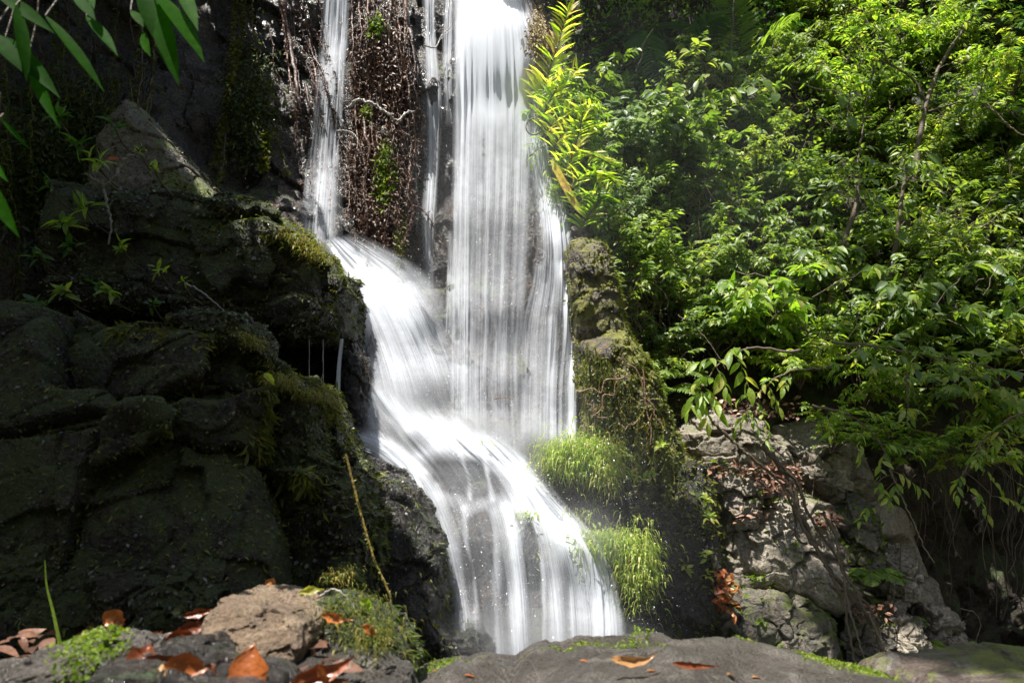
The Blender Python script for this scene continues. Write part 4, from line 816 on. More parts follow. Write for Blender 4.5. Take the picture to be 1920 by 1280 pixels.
# near branches
def branch_plant(lab, stem, Y, twigs, mat, ll, lw=.42, tint=.5, tpl=LEAFN, sag=.4, name='leafy_branch', nl=7, tl=.22):
    B, L = Batch(), Batch(); q = limb(B, stem, .012, .004, Y)
    for (x, y, dx, dz) in twigs:
        p0 = P(x, y, Y); j = int(np.argmin(((q - p0) ** 2).sum(1)))
        if ((q[j] - p0) ** 2).sum() > 1e-5: B.tube(smooth_path([q[j], (q[j] + p0) / 2 + UP * .02, p0], 6), .004, 4, .6)
        twig(L, B, p0, (dx, -.4, dz), tl * rng.uniform(.8, 1.2), nl, ll, lw, sag, tint, tpl, .003, .8)
    return plant(name, L, B, tuple(q[0]), mat, lab, 'branch', None, local=False)
branch_plant('low branch with large sunlit pale leaves hanging in front of the grey boulders', [(1500, 660), (1400, 655), (1340, 690), (1310, 735)], 5.6, [(1400, 657, -.6, .1), (1380, 665, .1, -.4), (1355, 680, -.8, .2), (1345, 690, .2, -.6), (1330, 710, -.7, -.1), (1320, 725, .3, -.5), (1312, 735, -.6, -.6), (1310, 735, .1, -.8)], 'leaf_lime', .15, .40, .45)
branch_plant('branch of small leaves arching over the top of the grey boulders', [(1560, 690), (1470, 700), (1430, 730), (1400, 770)], 5.8, [(1540, 690, .2, .4), (1500, 695, -.3, .4), (1480, 700, -.4, -.1), (1455, 715, -.5, .2), (1440, 725, .2, -.5), (1430, 735, -.6, .1), (1415, 750, .2, -.5), (1405, 765, -.5, -.4), (1400, 775, .3, -.5)], 'leaf_lime', .10, .38, .4)
branch_plant('branch with broad leaves sweeping right above the dark hollow', [(1560, 640), (1680, 655), (1760, 670), (1860, 690)], 5.7, [(1600, 648, .4, -.3), (1640, 655, .3, .4), (1680, 660, .5, -.4), (1710, 665, .2, .4), (1750, 672, .5, -.3), (1780, 680, .3, .5), (1820, 690, .5, -.4), (1850, 695, .6, .2)], 'leaf', .14, .45, .5)
branch_plant('long branch trailing down toward the single bare twig', [(1520, 760), (1600, 780), (1650, 830), (1680, 900)], 5.6, [(1560, 770, -.2, -.4), (1590, 780, .4, .2), (1620, 800, -.4, -.3), (1645, 830, .5, 0), (1660, 850, -.4, -.3), (1670, 880, .4, -.2), (1680, 900, -.5, -.4), (1640, 910, .1, -.1), (1640, 950, -.5, 0)], 'leaf_lime', .10, .36, .45)
branch_plant('leafy branch hanging at the right edge above the dark hollow', [(2000, 760), (1900, 780), (1840, 830), (1800, 900)], 5.6, [(1950, 770, -.3, -.5), (1920, 780, .2, -.5), (1890, 790, -.5, -.2), (1860, 815, .3, -.5), (1840, 835, -.5, -.1), (1820, 860, .4, -.4), (1805, 890, -.5, -.3), (1800, 900, .3, -.6), (1860, 930, .5, 0), (1900, 860, .5, -.2), (1900, 900, 0, -.4)], 'leaf_lime', .10, .36, .5)
branch_plant('bright leafy branch poking in from the right edge, mid height', [(1990, 520), (1930, 540), (1895, 560)], 5.8, [(1960, 530, -.5, .3), (1930, 540, -.6, -.2), (1910, 550, -.5, .4), (1895, 560, -.4, -.6)], 'leaf_yellow', .11, .42, .2)
branch_plant('sunlit spray of hanging leaves above the middle of the fall-side shrubs', [(1400, 210), (1340, 150), (1310, 105)], 7.2, [(1350, 165, .5, -.3), (1330, 140, -.5, -.2), (1320, 120, .5, 0), (1310, 105, -.5, .2), (1305, 100, .2, .5), (1290, 170, -.4, -.5), (1270, 190, -.3, .1), (1320, 160, .1, -.5)], 'leaf', .15, .42, .7)
branch_plant('spray of star-like leaves hanging alone over the dark hollow', [(1700, 700), (1702, 740), (1704, 765)], 5.7, [(1704, 765, -.7, 0), (1704, 765, .7, 0), (1704, 765, .1, -.8)], 'leaf', .12, .35, .9, LEAFN, .3, 'leafy_branch', 3, .05)
# heart-shaped leaves climbing
L, B = Batch(), Batch()
for (x, y, s, ax) in [(1740, 290, .26, (.5, -.2, -.6)), (1715, 300, .24, (-.6, -.2, -.3)), (1700, 375, .24, (-.2, -.3, -1)), (1735, 405, .24, (.4, -.2, -.9)), (1740, 320, .22, (.1, -.3, -1)), (1590, 220, .18, (.5, -.2, -.8)), (1580, 180, .18, (-.2, -.3, -1)), (1435, 150, .16, (.3, -.2, -.9)), (1455, 175, .15, (-.3, -.3, -1)), (1415, 165, .15, (-.6, -.3, -.6))]:
    p0 = P(x, y, 7.3); B.tube(smooth_path([p0 + np.array([0, .3, .2]), p0 + np.array([0, .1, .12]), p0], 6), .006, 5, .5); L.leaves(BROAD, p0, np.array(ax), np.array([0, -1, .6]) + .2 * rng.normal(size=3), s, s * .8, rng.uniform(.2, .6))
plant('climbing_arum', L, B, tuple(P(1712, 340, 7.4)), 'leaf', 'climber with big dark heart-shaped leaves on the slender forked tree', 'climber', None, local=False, bmat='bark')

# ------------------------------------------------------------------ hanging grass beside the cascade
def tuft(lab, cx, cy, Y, rx, ry, N, ln, mat='grass', name='grass_tuft', fwd=.5, outx=1.0, sag=1.1, tint=.5, wd=.004, cat='grass tuft', group=None):
    c = P(cx, cy, Y); s = Y / FPX; p0 = c + np.stack([rng.normal(size=N) * rx * s, rng.normal(size=N) * .09, rng.normal(size=N) * ry * s], -1)
    az = rng.uniform(-1, 1, N); out = np.stack([az * outx + (p0[:, 0] - c[0]) / max(rx * s, .01) * .5, -fwd + .35 * rng.normal(size=N), .55 + .4 * rng.random(N)], -1); out = norm(out)
    l = ln * rng.uniform(.5, 1.25, N)[:, None, None]; t = np.linspace(0, 1, 7)[None, :, None]
    C = p0[:, None] + out[:, None] * l * t * (1 - .25 * t) - UP * l * sag * t ** 2.0
    b = Batch(); sd_ = norm(np.cross(out, UP)); b.ribbons(C, sd_, wd * np.array([.6, 1, 1, .9, .7, .45, .1])[None] * rng.lognormal(0, .45, N)[:, None], np.clip(tint + .3 * rng.normal(size=N), 0, 1))
    return tag(b.build(name, M[mat], loc=tuple(c)), lab, cat, group)
tuft('dome of bright green hanging grass beside the foot of the right-hand fall', 1088, 858, 5.1, 32, 20, 6500, .095, wd=.0026, outx=1.6, tint=.45)
tuft('skirt of yellower hanging grass at the right side of the grass dome', 1132, 885, 5.05, 14, 20, 1200, .07, tint=.75, wd=.003, outx=1.2)
tuft('mat of pale green hanging grass below the grass dome, above the lower cascade', 1125, 1022, 4.85, 40, 13, 5000, .075, tint=.4, wd=.003, outx=1.3)
tuft('trailing end of the hanging grass mat, nearest the pillar foot', 1190, 1058, 4.8, 18, 30, 3200, .075, tint=.55, wd=.003, outx=1.3)
tuft('thin grass fringe between the grass dome and the mat below', 1090, 965, 5.0, 20, 10, 160, .08, tint=.6, wd=.0025)
tuft('wet tuft of grass in mid cascade, flattened by water', 870, 832, 5.22, 34, 5, 260, .07, tint=.55, wd=.0025, outx=1.3)
tuft('small tuft of grass on the narrow rock in the lower cascade', 990, 962, 4.85, 12, 4, 160, .06, tint=.5, wd=.003)
tuft('small tuft of grass rising above the front slab', 1205, 1192, 2.72, 9, 3, 130, .035, tint=.3, wd=.0012, sag=.3)
for k, (x, y, Y, rx, N, ln, lab) in enumerate([(470, 432, 4.25, 30, 500, .16, 'ferny yellow moss fringe on the left end of the overhanging block'), (545, 455, 4.15, 26, 600, .15, 'ferny golden moss fringe on the crest of the overhanging block'), (590, 478, 4.1, 14, 260, .12, 'mossy fringe where the left fall hits the overhanging block'),
    (590, 745, 3.6, 18, 380, .13, 'drooping yellow-green moss wig on the small rock knob'), (475, 640, 3.2, 8, 200, .08, 'moss fringe on the right end of the flat mossy rock'), (530, 715, 3.2, 14, 300, .12, 'moss fringe on the upper right corner of the huge boulder'),
    (640, 1075, 3.1, 12, 260, .09, 'moss cap on the small stone behind the tan stone')]):
    tuft(lab, x, y, Y, rx, 6, int(N * 1.6), ln * .42, 'moss', 'moss_fringe', .6, 1.3, .9, .85 if k < 9 else .45, .0026, 'moss')['kind'] = 'stuff'
tuft('wet grass combed over the dark stone right of the tan stone', 650, 1135, 1.98, 34, 12, 500, .024, 'moss', tint=.55, wd=.0013, outx=1.2)
tuft('lower wet grass hanging to the right of the dark foreground stone', 700, 1185, 1.95, 26, 18, 800, .026, 'moss', tint=.6, wd=.0013, outx=1.2)

# ------------------------------------------------------------------ roots, vines, branches on the face
def on_face(pts, off, f=cliff_f): return np.array([f.at(x, y, off) for x, y in pts])
def roots(lab, n, x0, x1, y0, y1, l0, l1, off, r, mat, tints, drift=0., name='hanging_roots', jit=10, fibre=0):
    b = Batch(); loc = cliff_f.at((x0 + x1) / 2, y0, off)
    for k in range(n):
        x = rng.uniform(x0, x1); y = rng.uniform(y0, y1); ln = rng.uniform(l0, l1); m = max(5, int(ln / 28)); yy = np.linspace(y, y + ln, m)
        xx = x + drift * (yy - y) + np.cumsum(rng.normal(size=m)) * jit * .6; q = on_face(list(zip(xx, yy)), off + rng.uniform(0, .08)); q = smooth_path(q, m * 3); q += .006 * rng.normal(size=q.shape)
        b.tube(q, np.linspace(1, .4, len(q)) * r * rng.lognormal(0, .45), 5, rng.uniform(*tints), .15)
        if fibre:
            K = fibre * m; j = rng.integers(0, len(q), K); a = norm(rng.normal(size=(K, 3)) * np.array([1, .6, .6]) - UP * .8 + np.array([0, -.3, 0])); l = rng.uniform(.015, .06, K)
            b.leaves(NARROW, q[j], a, rng.normal(size=(K, 3)), l, l * .22, rng.uniform(*tints, K))
    return tag(b.build(name, M[mat], loc=tuple(loc)), lab, 'roots', None, 'stuff')
roots('reddish fibrous root curtain between the left fall and the main fall', 64, 655, 772, -60, 300, 90, 260, .13, .012, 'root', (.0, .9), .03, fibre=34, jit=8)
roots('lower red-brown roots hanging to the sloping rock beside the white fan', 22, 655, 770, 300, 430, 60, 130, .09, .010, 'root', (.0, .7), .2, fibre=26)
roots('brown roots hanging left of the left fall', 18, 500, 590, -60, 260, 120, 320, .10, .010, 'root', (.05, .6), .18, fibre=20, jit=9)
roots('orange-brown roots framing the top right of the main fall', 10, 985, 1015, -30, 60, 40, 110, .12, .008, 'root', (.5, 1), .25, fibre=30, jit=5)
roots('thin green-brown vines hanging down the dark left bank', 26, -20, 330, -80, 300, 160, 380, .26, .005, 'moss', (.2, .8), .03, fibre=16, jit=6)
roots('dark roots hanging over the far left bank', 34, -20, 290, -60, 420, 120, 330, .12, .009, 'root', (.0, .3), .02, fibre=8)
def vine(lab, pts, r, mat, off=.14, tint=.5, fuzz=0, fmat=None, Y=None, name='hanging_vine', cat='vine', fl=.03, sides=7, f=cliff_f, group=None, n=None):
    q = np.array([P(*p) for p in pts]) if Y == 'xyz' else (np.array([P(x, y, Y) for x, y in pts]) if Y is not None else on_face(pts, off, f)); n = n or 8 * len(pts); q = smooth_path(q, n); q = q + r * (.35 if n < 60 else .08) * rng.normal(size=q.shape)
    b = Batch(); b.tube(q, np.linspace(1, .6, n) * r, sides, tint, .10 if n < 60 else .03); loc = tuple(q[0])
    if not fuzz: return tag(b.build(name, M[mat], loc=loc), lab, cat, group)
    o = empty(name, loc, lab, cat, group); b.build('stem', M[mat], o, loc); g = Batch(); j = rng.uniform(0, n - 1, fuzz); p = np.stack([np.interp(j, np.arange(n), q[:, k]) for k in range(3)], -1); l = rng.uniform(.5, 1.5, fuzz) * fl
    g.leaves(FLAT, p, rng.normal(size=(fuzz, 3)) * np.array([1, .8, .5]) - UP * .7, rng.normal(size=(fuzz, 3)), l, l * .5, rng.uniform(.2, 1, fuzz)); g.build('moss', M[fmat or 'moss'], o, loc); return o
vine('longest moss-furred green vine hanging down the dark wall on the left', [(448, -60), (440, 60), (428, 170), (415, 240), (402, 310)], .012, 'root', .2, .1, 1500, 'moss', fl=.035)
vine('moss-furred vine beside the longest green vine, slightly right of it', [(462, -60), (455, 60), (440, 140), (430, 200)], .010, 'root', .18, .1, 900, 'moss')
vine('dark bare vine hanging just right of the moss-furred vines', [(430, 150), (424, 240), (408, 340), (398, 350)], .012, 'root', .18, .05, 500, 'moss')
vine('thin mossy vine trailing towards the left fall', [(470, -50), (478, 90), (500, 190), (520, 260), (540, 330)], .008, 'root', .16, .2, 500, 'moss')
vine('brown rooty vine nearest the left fall', [(520, -50), (535, 80), (548, 180), (560, 250)], .011, 'root', .18, .7, 300, 'root')
vine('short mossy vine stub hanging below the others near the shiny wet wall', [(500, 250), (496, 290), (492, 320)], .012, 'root', .18, .1, 500, 'moss', fl=.05)
vine('mossy root hanging over the triangular slab from above', [(290, -40), (288, 90), (280, 180), (262, 250)], .016, 'root', .35, .1, 900, 'moss')
vine('second mossy root hanging left of the triangular slab', [(262, -40), (266, 110), (258, 200), (248, 270)], .014, 'root', .35, .1, 500, 'moss')
vine('pale crooked wet branch jutting across the red roots between the falls', [(655, 200), (672, 188), (700, 195), (728, 215), (748, 226), (760, 212), (778, 210)], .016, 'paleroot', .28, .8)
vine('thin pale twig touching the top of the main fall', [(795, 85), (812, 90), (830, 65), (846, 50)], .008, 'paleroot', .25, .7)
vine('pale wet rootlet sticking out into the left fall', [(630, 245), (645, 245), (662, 250), (672, 262)], .006, 'paleroot', .3, .7)
a_ = np.linspace(0, 2 * math.pi, 22)
vine('small dark vine loop hanging beside the right-hand fall', [(1001 + 15 * math.cos(a), 238 + 15 * math.sin(a)) for a in a_], .006, 'bark', .5, .1, Y=5.95, name='vine_loop', n=60)
vine('brown twig lying across the lower part of the main fall', [(925, 748), (945, 744), (963, 748)], .006, 'root', .4, .8, Y=5.6, name='twig', cat='twig')
vine('dark bent twig standing in the white fan at the left', [(682, 660), (690, 700), (692, 730), (686, 742)], .009, 'bark', .3, .1, Y=5.0, name='twig', cat='twig')
vine('long yellow vine looping down in front of the wet black rock', [(648, 850), (668, 930), (690, 1010), (706, 1060), (725, 1100), (733, 1128), (722, 1142), (690, 1128), (640, 1108), (610, 1106)], .0065, 'yellowvine', Y=3.1, tint=.5, fuzz=120, fmat='moss', fl=.015, n=120)
vine('thin brown twig leaning from the yellow vine to the black rock foot', [(732, 1140), (750, 1160), (768, 1180)], .004, 'bark', Y=3.1, tint=.7, name='twig', cat='twig')
vine('pale thin root arching over the moss behind the tan stone', [(600, 1118), (622, 1104), (650, 1120), (665, 1140)], .003, 'paleroot', Y=2.0, tint=.6)
vine('thin pale twig slanting down the face of the overhanging block', [(345, 530), (375, 545), (400, 565), (430, 592)], .006, 'paleroot', Y=3.75, tint=.4, name='twig', cat='twig')
vine('whitish mossy branch bending through the plants on the dark left bank', [(252, 285), (228, 305), (215, 335), (200, 345), (160, 325)], .012, 'paleroot', Y=3.7, tint=.2, name='bent_branch', cat='branch')
vine('dark hanging stem below the whitish branch on the left bank', [(192, 340), (200, 380), (208, 420), (203, 460)], .009, 'paleroot', Y=3.7, tint=.1)
for k, (pts, r, off, lab) in enumerate([
    ([(1335, 790), (1400, 850), (1462, 905), (1490, 960), (1500, 1015), (1512, 1020)], .014, .5, 'woody vine running from the pale boulder down to the small knob'),
    ([(1430, 835), (1480, 900), (1500, 960), (1540, 1040), (1590, 1110), (1640, 1170), (1655, 1240)], .022, .5, 'thickest woody vine of the bundle crossing the grey boulders'),
    ([(1440, 850), (1495, 905), (1520, 970), (1560, 1030), (1600, 1100), (1650, 1165)], .014, .56, 'woody vine lying just above the thickest one'),
    ([(1482, 900), (1492, 960), (1530, 1030), (1570, 1100), (1590, 1170), (1602, 1240)], .014, .54, 'woody vine splitting off left at the foot of the bundle'),
    ([(1545, 960), (1568, 1010), (1575, 1060), (1600, 1100), (1625, 1150)], .012, .5, 'dark woody vine hanging from the dead leaf pile into the bundle'),
    ([(1580, 1080), (1592, 1140), (1610, 1200), (1625, 1240)], .010, .56, 'pale thin vine at the foot of the bundle'),
    ([(1630, 1150), (1650, 1200), (1668, 1235)], .009, .56, 'short vine at the very foot of the bundle, right side')]):
    vine(lab, pts, r, 'bark', off, .35 + .06 * k, Y=5.42 - .02 * k, name='woody_vine')
vine('bare straight twig slanting down across the dark hollow', [(1668, 880), (1690, 930), (1718, 990), (1735, 1030), (1752, 1055)], .008, 'bark', Y=5.6, tint=.9, name='twig', cat='twig')
vine('bare pale twig forked across the right edge, upper thicket', [(1850, 195), (1880, 225), (1910, 250), (1950, 262)], .012, 'bark', Y=7.3, tint=.95, name='twig', cat='twig')
vine('curled brown tendril hanging in the dark hollow', [(1800, 1140), (1830, 1150), (1838, 1165), (1830, 1200), (1822, 1235)], .005, 'bark', Y=5.9, tint=.8)
vine('thin vine hanging down the grey boulders left of the bundle', [(1528, 880), (1520, 960), (1515, 1040), (1520, 1110)], .004, 'bark', .62, .4, f=hill_f)
vine('long thin vine hanging in front of the shaded block with the fern', [(1690, 1010), (1688, 1060), (1696, 1110), (1690, 1150)], .005, 'bark', Y=5.7, tint=.3)
vine('slender stem arching under the shrubs above the fern gap', [(1270, 590), (1310, 620), (1345, 665), (1360, 690)], .006, 'bark', Y=6.2, tint=.8)
b = Batch()
for k in range(60):
    x = rng.uniform(1690, 1980); y = rng.uniform(780, 960); Y = rng.uniform(6.0, 6.6); ln = rng.uniform(60, 240); m = 7
    q = P(x + np.cumsum(rng.normal(size=m)) * 7, np.linspace(y, y + ln, m), Y); b.tube(smooth_path(q, 16), .0035, 4, rng.uniform(.1, .8))
tag(b.build('hanging_tendrils', M['bark'], loc=tuple(P(1830, 800, 6.3))), 'tangle of thin brown tendrils hanging in the dark hollow', 'tendrils', None, 'stuff')
b = Batch()
for k in range(120):
    x = rng.uniform(1180, 1960); y = rng.uniform(100, 700); Y = float(hill_f.at(x, y, .7)[1]); an = rng.normal() * 1.2; ln = rng.uniform(.2, .7); d = np.array([math.sin(an), -.3, math.cos(an)]); p0 = P(x, y, Y); t = np.linspace(0, 1, 6)[:, None]
    b.tube(p0 + d * ln * t + .03 * np.cumsum(rng.normal(size=(6, 3)), 0), np.linspace(.006, .002, 6), 4, rng.uniform(.4, 1))
tag(b.build('bare_twigs', M['bark'], loc=tuple(P(1560, 700, 7.5))), 'bare brown twigs tangled through the thicket', 'twigs', None, 'stuff')
# dry brown curled leaves and dead root mat hanging near the pillar
L = Batch(); c0 = P(1215, 540, 6.5)
for k in range(55):
    p0 = P(1200 + rng.normal() * 25, 540 + rng.uniform(-60, 60), 6.5 + rng.normal() * .1); q = p0 + np.cumsum(rng.normal(size=(7, 3)) * np.array([.03, .02, .02]) - UP * .035, 0); L.tube(smooth_path(q, 12), .0035, 4, rng.uniform(.6, 1))
tag(L.build('dead_tendrils', M['bark'], loc=tuple(c0)), 'tangle of pale dead tendrils hanging by the shrub right of the pillar', 'tendrils', None, 'stuff')
b = Batch()
for (x0, y0, x1, y1, r, n) in [(1095, 740, 1180, 700, .014, 6), (1110, 780, 1175, 700, .012, 6), (1085, 745, 1130, 790, .012, 5), (1170, 655, 1235, 800, .016, 8), (1160, 800, 1195, 790, .010, 5), (1140, 820, 1150, 870, .01, 5), (1200, 690, 1225, 830, .012, 6)]:
    q = P(np.linspace(x0, x1, n) + rng.normal(size=n) * 6, np.linspace(y0, y1, n) + rng.normal(size=n) * 6, 5.28); b.tube(smooth_path(q, 24), r * .45, 6, rng.uniform(.5, .9), .15)
tag(b.build('creeping_roots', M['root'], loc=tuple(P(1150, 860, 5.3))), 'web of reddish roots creeping over the sloping middle block of the pillar', 'roots', None, 'stuff')

b = Batch()
for k in range(150):
    x = rng.uniform(1095, 1262); y = 640 + (x - 1095) * .9 + rng.uniform(-10, 150); ln = rng.uniform(30, 90); m = 5; q = smooth_path(P(x + np.cumsum(rng.normal(size=m)) * 4, np.linspace(y, y + ln, m), 5.35 + rng.uniform(-.05, .05)), 12); b.tube(q, .004 * rng.lognormal(0, .4), 4, rng.uniform(.2, 1))
    j = rng.integers(0, 12, 26); l = rng.uniform(.012, .04, 26); b.leaves(NARROW, q[j], rng.normal(size=(26, 3)) - UP * .8, rng.normal(size=(26, 3)), l, l * .3, rng.uniform(.3, 1, 26))
tag(b.build('hanging_moss', M['moss'], loc=tuple(P(1180, 740, 5.35))), 'curtain of brown-green moss strands hanging over the sloping part of the pillar', 'moss', None, 'stuff')

# moss patches on the face
def face_moss(lab, x0, x1, y0, y1, N, ln, mat, tint=(.2, 1), off=.12, f=cliff_f):
    u = rng.normal(size=(N, 2)) * .33; x = (x0 + x1) / 2 + u[:, 0] * (x1 - x0) / 2 * 1.2; y = (y0 + y1) / 2 + u[:, 1] * (y1 - y0) / 2 * 1.2; q = f.at(x, y, off); q[:, 1] -= rng.uniform(0, .09, N)
    b = Batch(); l = ln * rng.uniform(.5, 1.5, N); b.leaves(FLAT, q, rng.normal(size=(N, 3)) * np.array([.7, .5, .4]) - UP * .9 + np.array([0, -.3, 0]), rng.normal(size=(N, 3)) + np.array([0, -1, .3]), l, l * .4, rng.uniform(*tint, N))
    return tag(b.build('moss_patch', M[mat], loc=tuple(f.at((x0 + x1) / 2, (y0 + y1) / 2, off))), lab, 'moss', None, 'stuff')
face_moss('bright green moss patch halfway up between the two falls', 700, 750, 270, 390, 1800, .04, 'moss_bright')
face_moss('small bright moss patch under the pale crooked branch', 680, 702, 200, 235, 500, .03, 'moss_bright')
face_moss('olive moss on the roots near the top between the falls', 690, 725, 30, 80, 700, .04, 'moss_bright', (0, .8))
face_moss('moss streak on the roots beside the thin trickles', 740, 765, 400, 520, 600, .03, 'moss', (.5, 1))
face_moss('orange-brown moss at the right shoulder of the main fall', 985, 1030, 10, 130, 900, .04, 'yellowvine', (.4, 1), .2)
face_moss('dark moss streaks on the wet wall left of the falls', 410, 540, 60, 330, 2500, .04, 'moss', (0, .6))
face_moss('red-brown rooty moss clinging to the rock between the falls, upper half', 655, 770, -60, 330, 1800, .04, 'root', (.2, 1), .1)
face_moss('red-brown rooty moss on the rock above the white fan', 660, 770, 320, 480, 900, .035, 'root', (.1, .9), .1)
face_moss('dark moss over the far left bank', -20, 280, 100, 520, 6000, .05, 'moss', (0, .5), .16)

# ------------------------------------------------------------------ small plants
def rosette(x, y, Y, n, ln, wd, mat, lab, name='rosette_plant', up=.35, tpl=LEAFN, tint=.5, arc=(0, 2 * math.pi), group=None):
    c = P(x, y, Y); L = Batch(); an = np.linspace(arc[0], arc[1], n, endpoint=False) + rng.normal(size=n) * .2
    a = norm(np.stack([np.cos(an), -.4 + .3 * rng.normal(size=n), np.sin(an) * .8 + up], -1)); l = ln * rng.uniform(.7, 1.15, n)
    L.leaves(tpl, np.repeat(c[None], n, 0) + .012 * rng.normal(size=(n, 3)), a + .35 * rng.normal(size=(n, 3)), np.array([0, -.6, .9]) + .5 * rng.normal(size=(n, 3)), l * rng.uniform(.5, 1.1, n), l * wd, np.clip(tint + rng.normal(size=n) * .2, 0, 1))
    B = Batch(); B.tube(smooth_path([c + np.array([0, .25, -.06]), c + np.array([0, .1, -.05]), c], 6), .005, 5, .4)
    return plant(name, L, B, tuple(c), mat, lab, 'plant', group, local=False)
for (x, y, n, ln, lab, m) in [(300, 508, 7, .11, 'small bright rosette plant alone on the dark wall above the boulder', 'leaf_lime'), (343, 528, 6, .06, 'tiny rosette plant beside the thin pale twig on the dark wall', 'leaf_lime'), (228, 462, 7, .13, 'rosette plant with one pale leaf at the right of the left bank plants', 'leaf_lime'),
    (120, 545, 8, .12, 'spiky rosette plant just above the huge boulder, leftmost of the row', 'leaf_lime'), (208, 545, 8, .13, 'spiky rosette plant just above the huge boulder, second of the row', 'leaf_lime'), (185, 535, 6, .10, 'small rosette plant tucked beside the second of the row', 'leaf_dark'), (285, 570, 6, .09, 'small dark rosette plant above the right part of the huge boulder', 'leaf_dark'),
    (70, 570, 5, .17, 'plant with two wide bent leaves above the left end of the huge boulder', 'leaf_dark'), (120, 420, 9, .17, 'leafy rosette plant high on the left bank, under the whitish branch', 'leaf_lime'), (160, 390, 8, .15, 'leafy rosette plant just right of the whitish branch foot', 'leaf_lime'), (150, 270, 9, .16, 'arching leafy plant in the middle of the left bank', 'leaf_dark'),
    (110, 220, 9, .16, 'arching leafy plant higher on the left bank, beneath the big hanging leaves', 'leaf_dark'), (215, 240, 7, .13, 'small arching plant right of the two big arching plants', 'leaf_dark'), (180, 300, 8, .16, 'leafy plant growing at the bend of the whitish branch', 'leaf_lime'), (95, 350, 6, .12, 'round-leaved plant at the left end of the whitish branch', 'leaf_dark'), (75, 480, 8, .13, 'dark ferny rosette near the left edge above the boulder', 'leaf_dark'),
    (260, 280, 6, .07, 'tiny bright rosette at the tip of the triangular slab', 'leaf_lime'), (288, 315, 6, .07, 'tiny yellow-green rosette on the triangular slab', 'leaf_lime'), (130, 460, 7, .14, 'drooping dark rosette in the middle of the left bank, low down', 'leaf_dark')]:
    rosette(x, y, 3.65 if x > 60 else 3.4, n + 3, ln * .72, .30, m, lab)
for k, (x, y, Y, s, lab) in enumerate([(1178, 855, 5.25, .07, 'little bright plant on the pillar right of the grass dome, topmost'), (1185, 890, 5.25, .06, 'little bright plant on the dark pillar face, beside the grass dome'), (1205, 895, 5.2, .06, 'tiny bright plant in the middle of the dark pillar face'), (1222, 890, 5.2, .06, 'tiny bright plant on the dark pillar face, nearest the crest'),
    (1325, 935, 5.25, .08, 'bright plant on the right edge of the dark pillar, topmost'), (1330, 970, 5.25, .08, 'bright plant on the right edge of the dark pillar, second down'), (1320, 1040, 5.25, .08, 'bright plant on the right edge of the dark pillar, third down'), (1325, 1075, 5.25, .07, 'bright plant on the right edge of the dark pillar, lowest'), (1288, 1062, 5.2, .07, 'small bright plant on the dark pillar face near its right edge'), (1240, 835, 5.3, .08, 'bright clump on the sloping mossy block of the pillar')]):
    rosette(x, y, Y, 9, s, .4, 'leaf_lime', lab, tint=.7)
# a thin upright grass blade at the left
b = Batch(); C = smooth_path([P(112, 1206, 2.2), P(98, 1140, 2.2), P(88, 1100, 2.2), P(84, 1050, 2.2)], 14)[None]; b.ribbons(C, np.array([[1., .2, 0]]), .006 * np.linspace(1, .25, 14), .4)
tag(b.build('reed', M['leaf_lime'], loc=tuple(C[0, 0])), 'single upright green grass blade before the dark corner rocks', 'grass')

# ------------------------------------------------------------------ unseen trees with crowns above the picture, set to cast shade
def crown(L, c, r, n, ll, mat_t=.4):
    d = norm(rng.normal(size=(n, 3))); p = c + d * r * rng.uniform(.3, 1, (n, 1)) * np.array([1, 1, .55]); l = ll * rng.uniform(.7, 1.2, n)
    L.leaves(LEAF, p, rng.normal(size=(n, 3)) * np.array([1, 1, .4]) - UP * .3, UP + .5 * rng.normal(size=(n, 3)), l, l * .45, np.clip(mat_t + .2 * rng.normal(size=n), 0, 1))
def shade_tree(lab, trunk, targets, mat='leaf', H=7.5, ll=.26):
    B, L = Batch(), Batch(); top = np.array(trunk[-1], float); B.tube(smooth_path(trunk, 20), np.linspace(.28, .12, 20), 10, .4, .05)
    for (x, y, Y, r, n) in targets:
        t = P(x, y, Y); c = t + SUN * ((H + rng.uniform(-.5, .8) - t[2]) / SUN[2]); u, v = proj(c + np.array([0, 0, -r * .6]))  # each clump sits up the sun line from the spot it shades
        if c[1] > .3 and v[0] > -60 and -200 < u[0] < 2100: c = c + SUN * (2.2 / SUN[2])
        crown(L, c, r, n, ll); K = 8; q = np.linspace(0, 1, K)[:, None]; B.tube(top + (c - top) * q + UP * .5 * np.sin(q * 3.14), np.linspace(.07, .02, K), 5, .4)
    o = empty('unseen_shade_tree', tuple(trunk[0]), lab, 'tree'); B.build('trunk', M['bark'], o, trunk[0]); L.build('crown', M[mat], o, trunk[0]); return o
shade_tree('big leaning tree that shades the left bank', [(-7.5, -1, 0), (-6.5, -.6, 3), (-5.2, 0, 6), (-4.2, .5, 8.2)],
    [(x, y, Y, r, n) for (x, y, Y, r, n) in [(-100, 100, 4.8, 1., 420), (80, 100, 4.8, .9, 420), (230, 60, 5.2, .8, 380), (380, 60, 5.9, .7, 300), (60, 300, 4.5, .9, 420), (220, 330, 4.8, .7, 360), (330, 250, 5.3, .45, 120), (330, 480, 4.2, .6, 300), (130, 520, 4.2, .8, 420), (-50, 700, 3.2, .9, 420), (120, 700, 3.1, .7, 360), (280, 720, 3.1, .55, 220), (420, 800, 3.1, .45, 150), (200, 880, 3.0, .7, 360), (380, 930, 3.0, .55, 260), (40, 950, 3.0, .7, 360), (560, 1010, 3.4, .4, 150), (100, 1120, 2.8, .7, 360), (680, 1080, 3.9, .4, 160), (470, 640, 4.0, .3, 60)]])
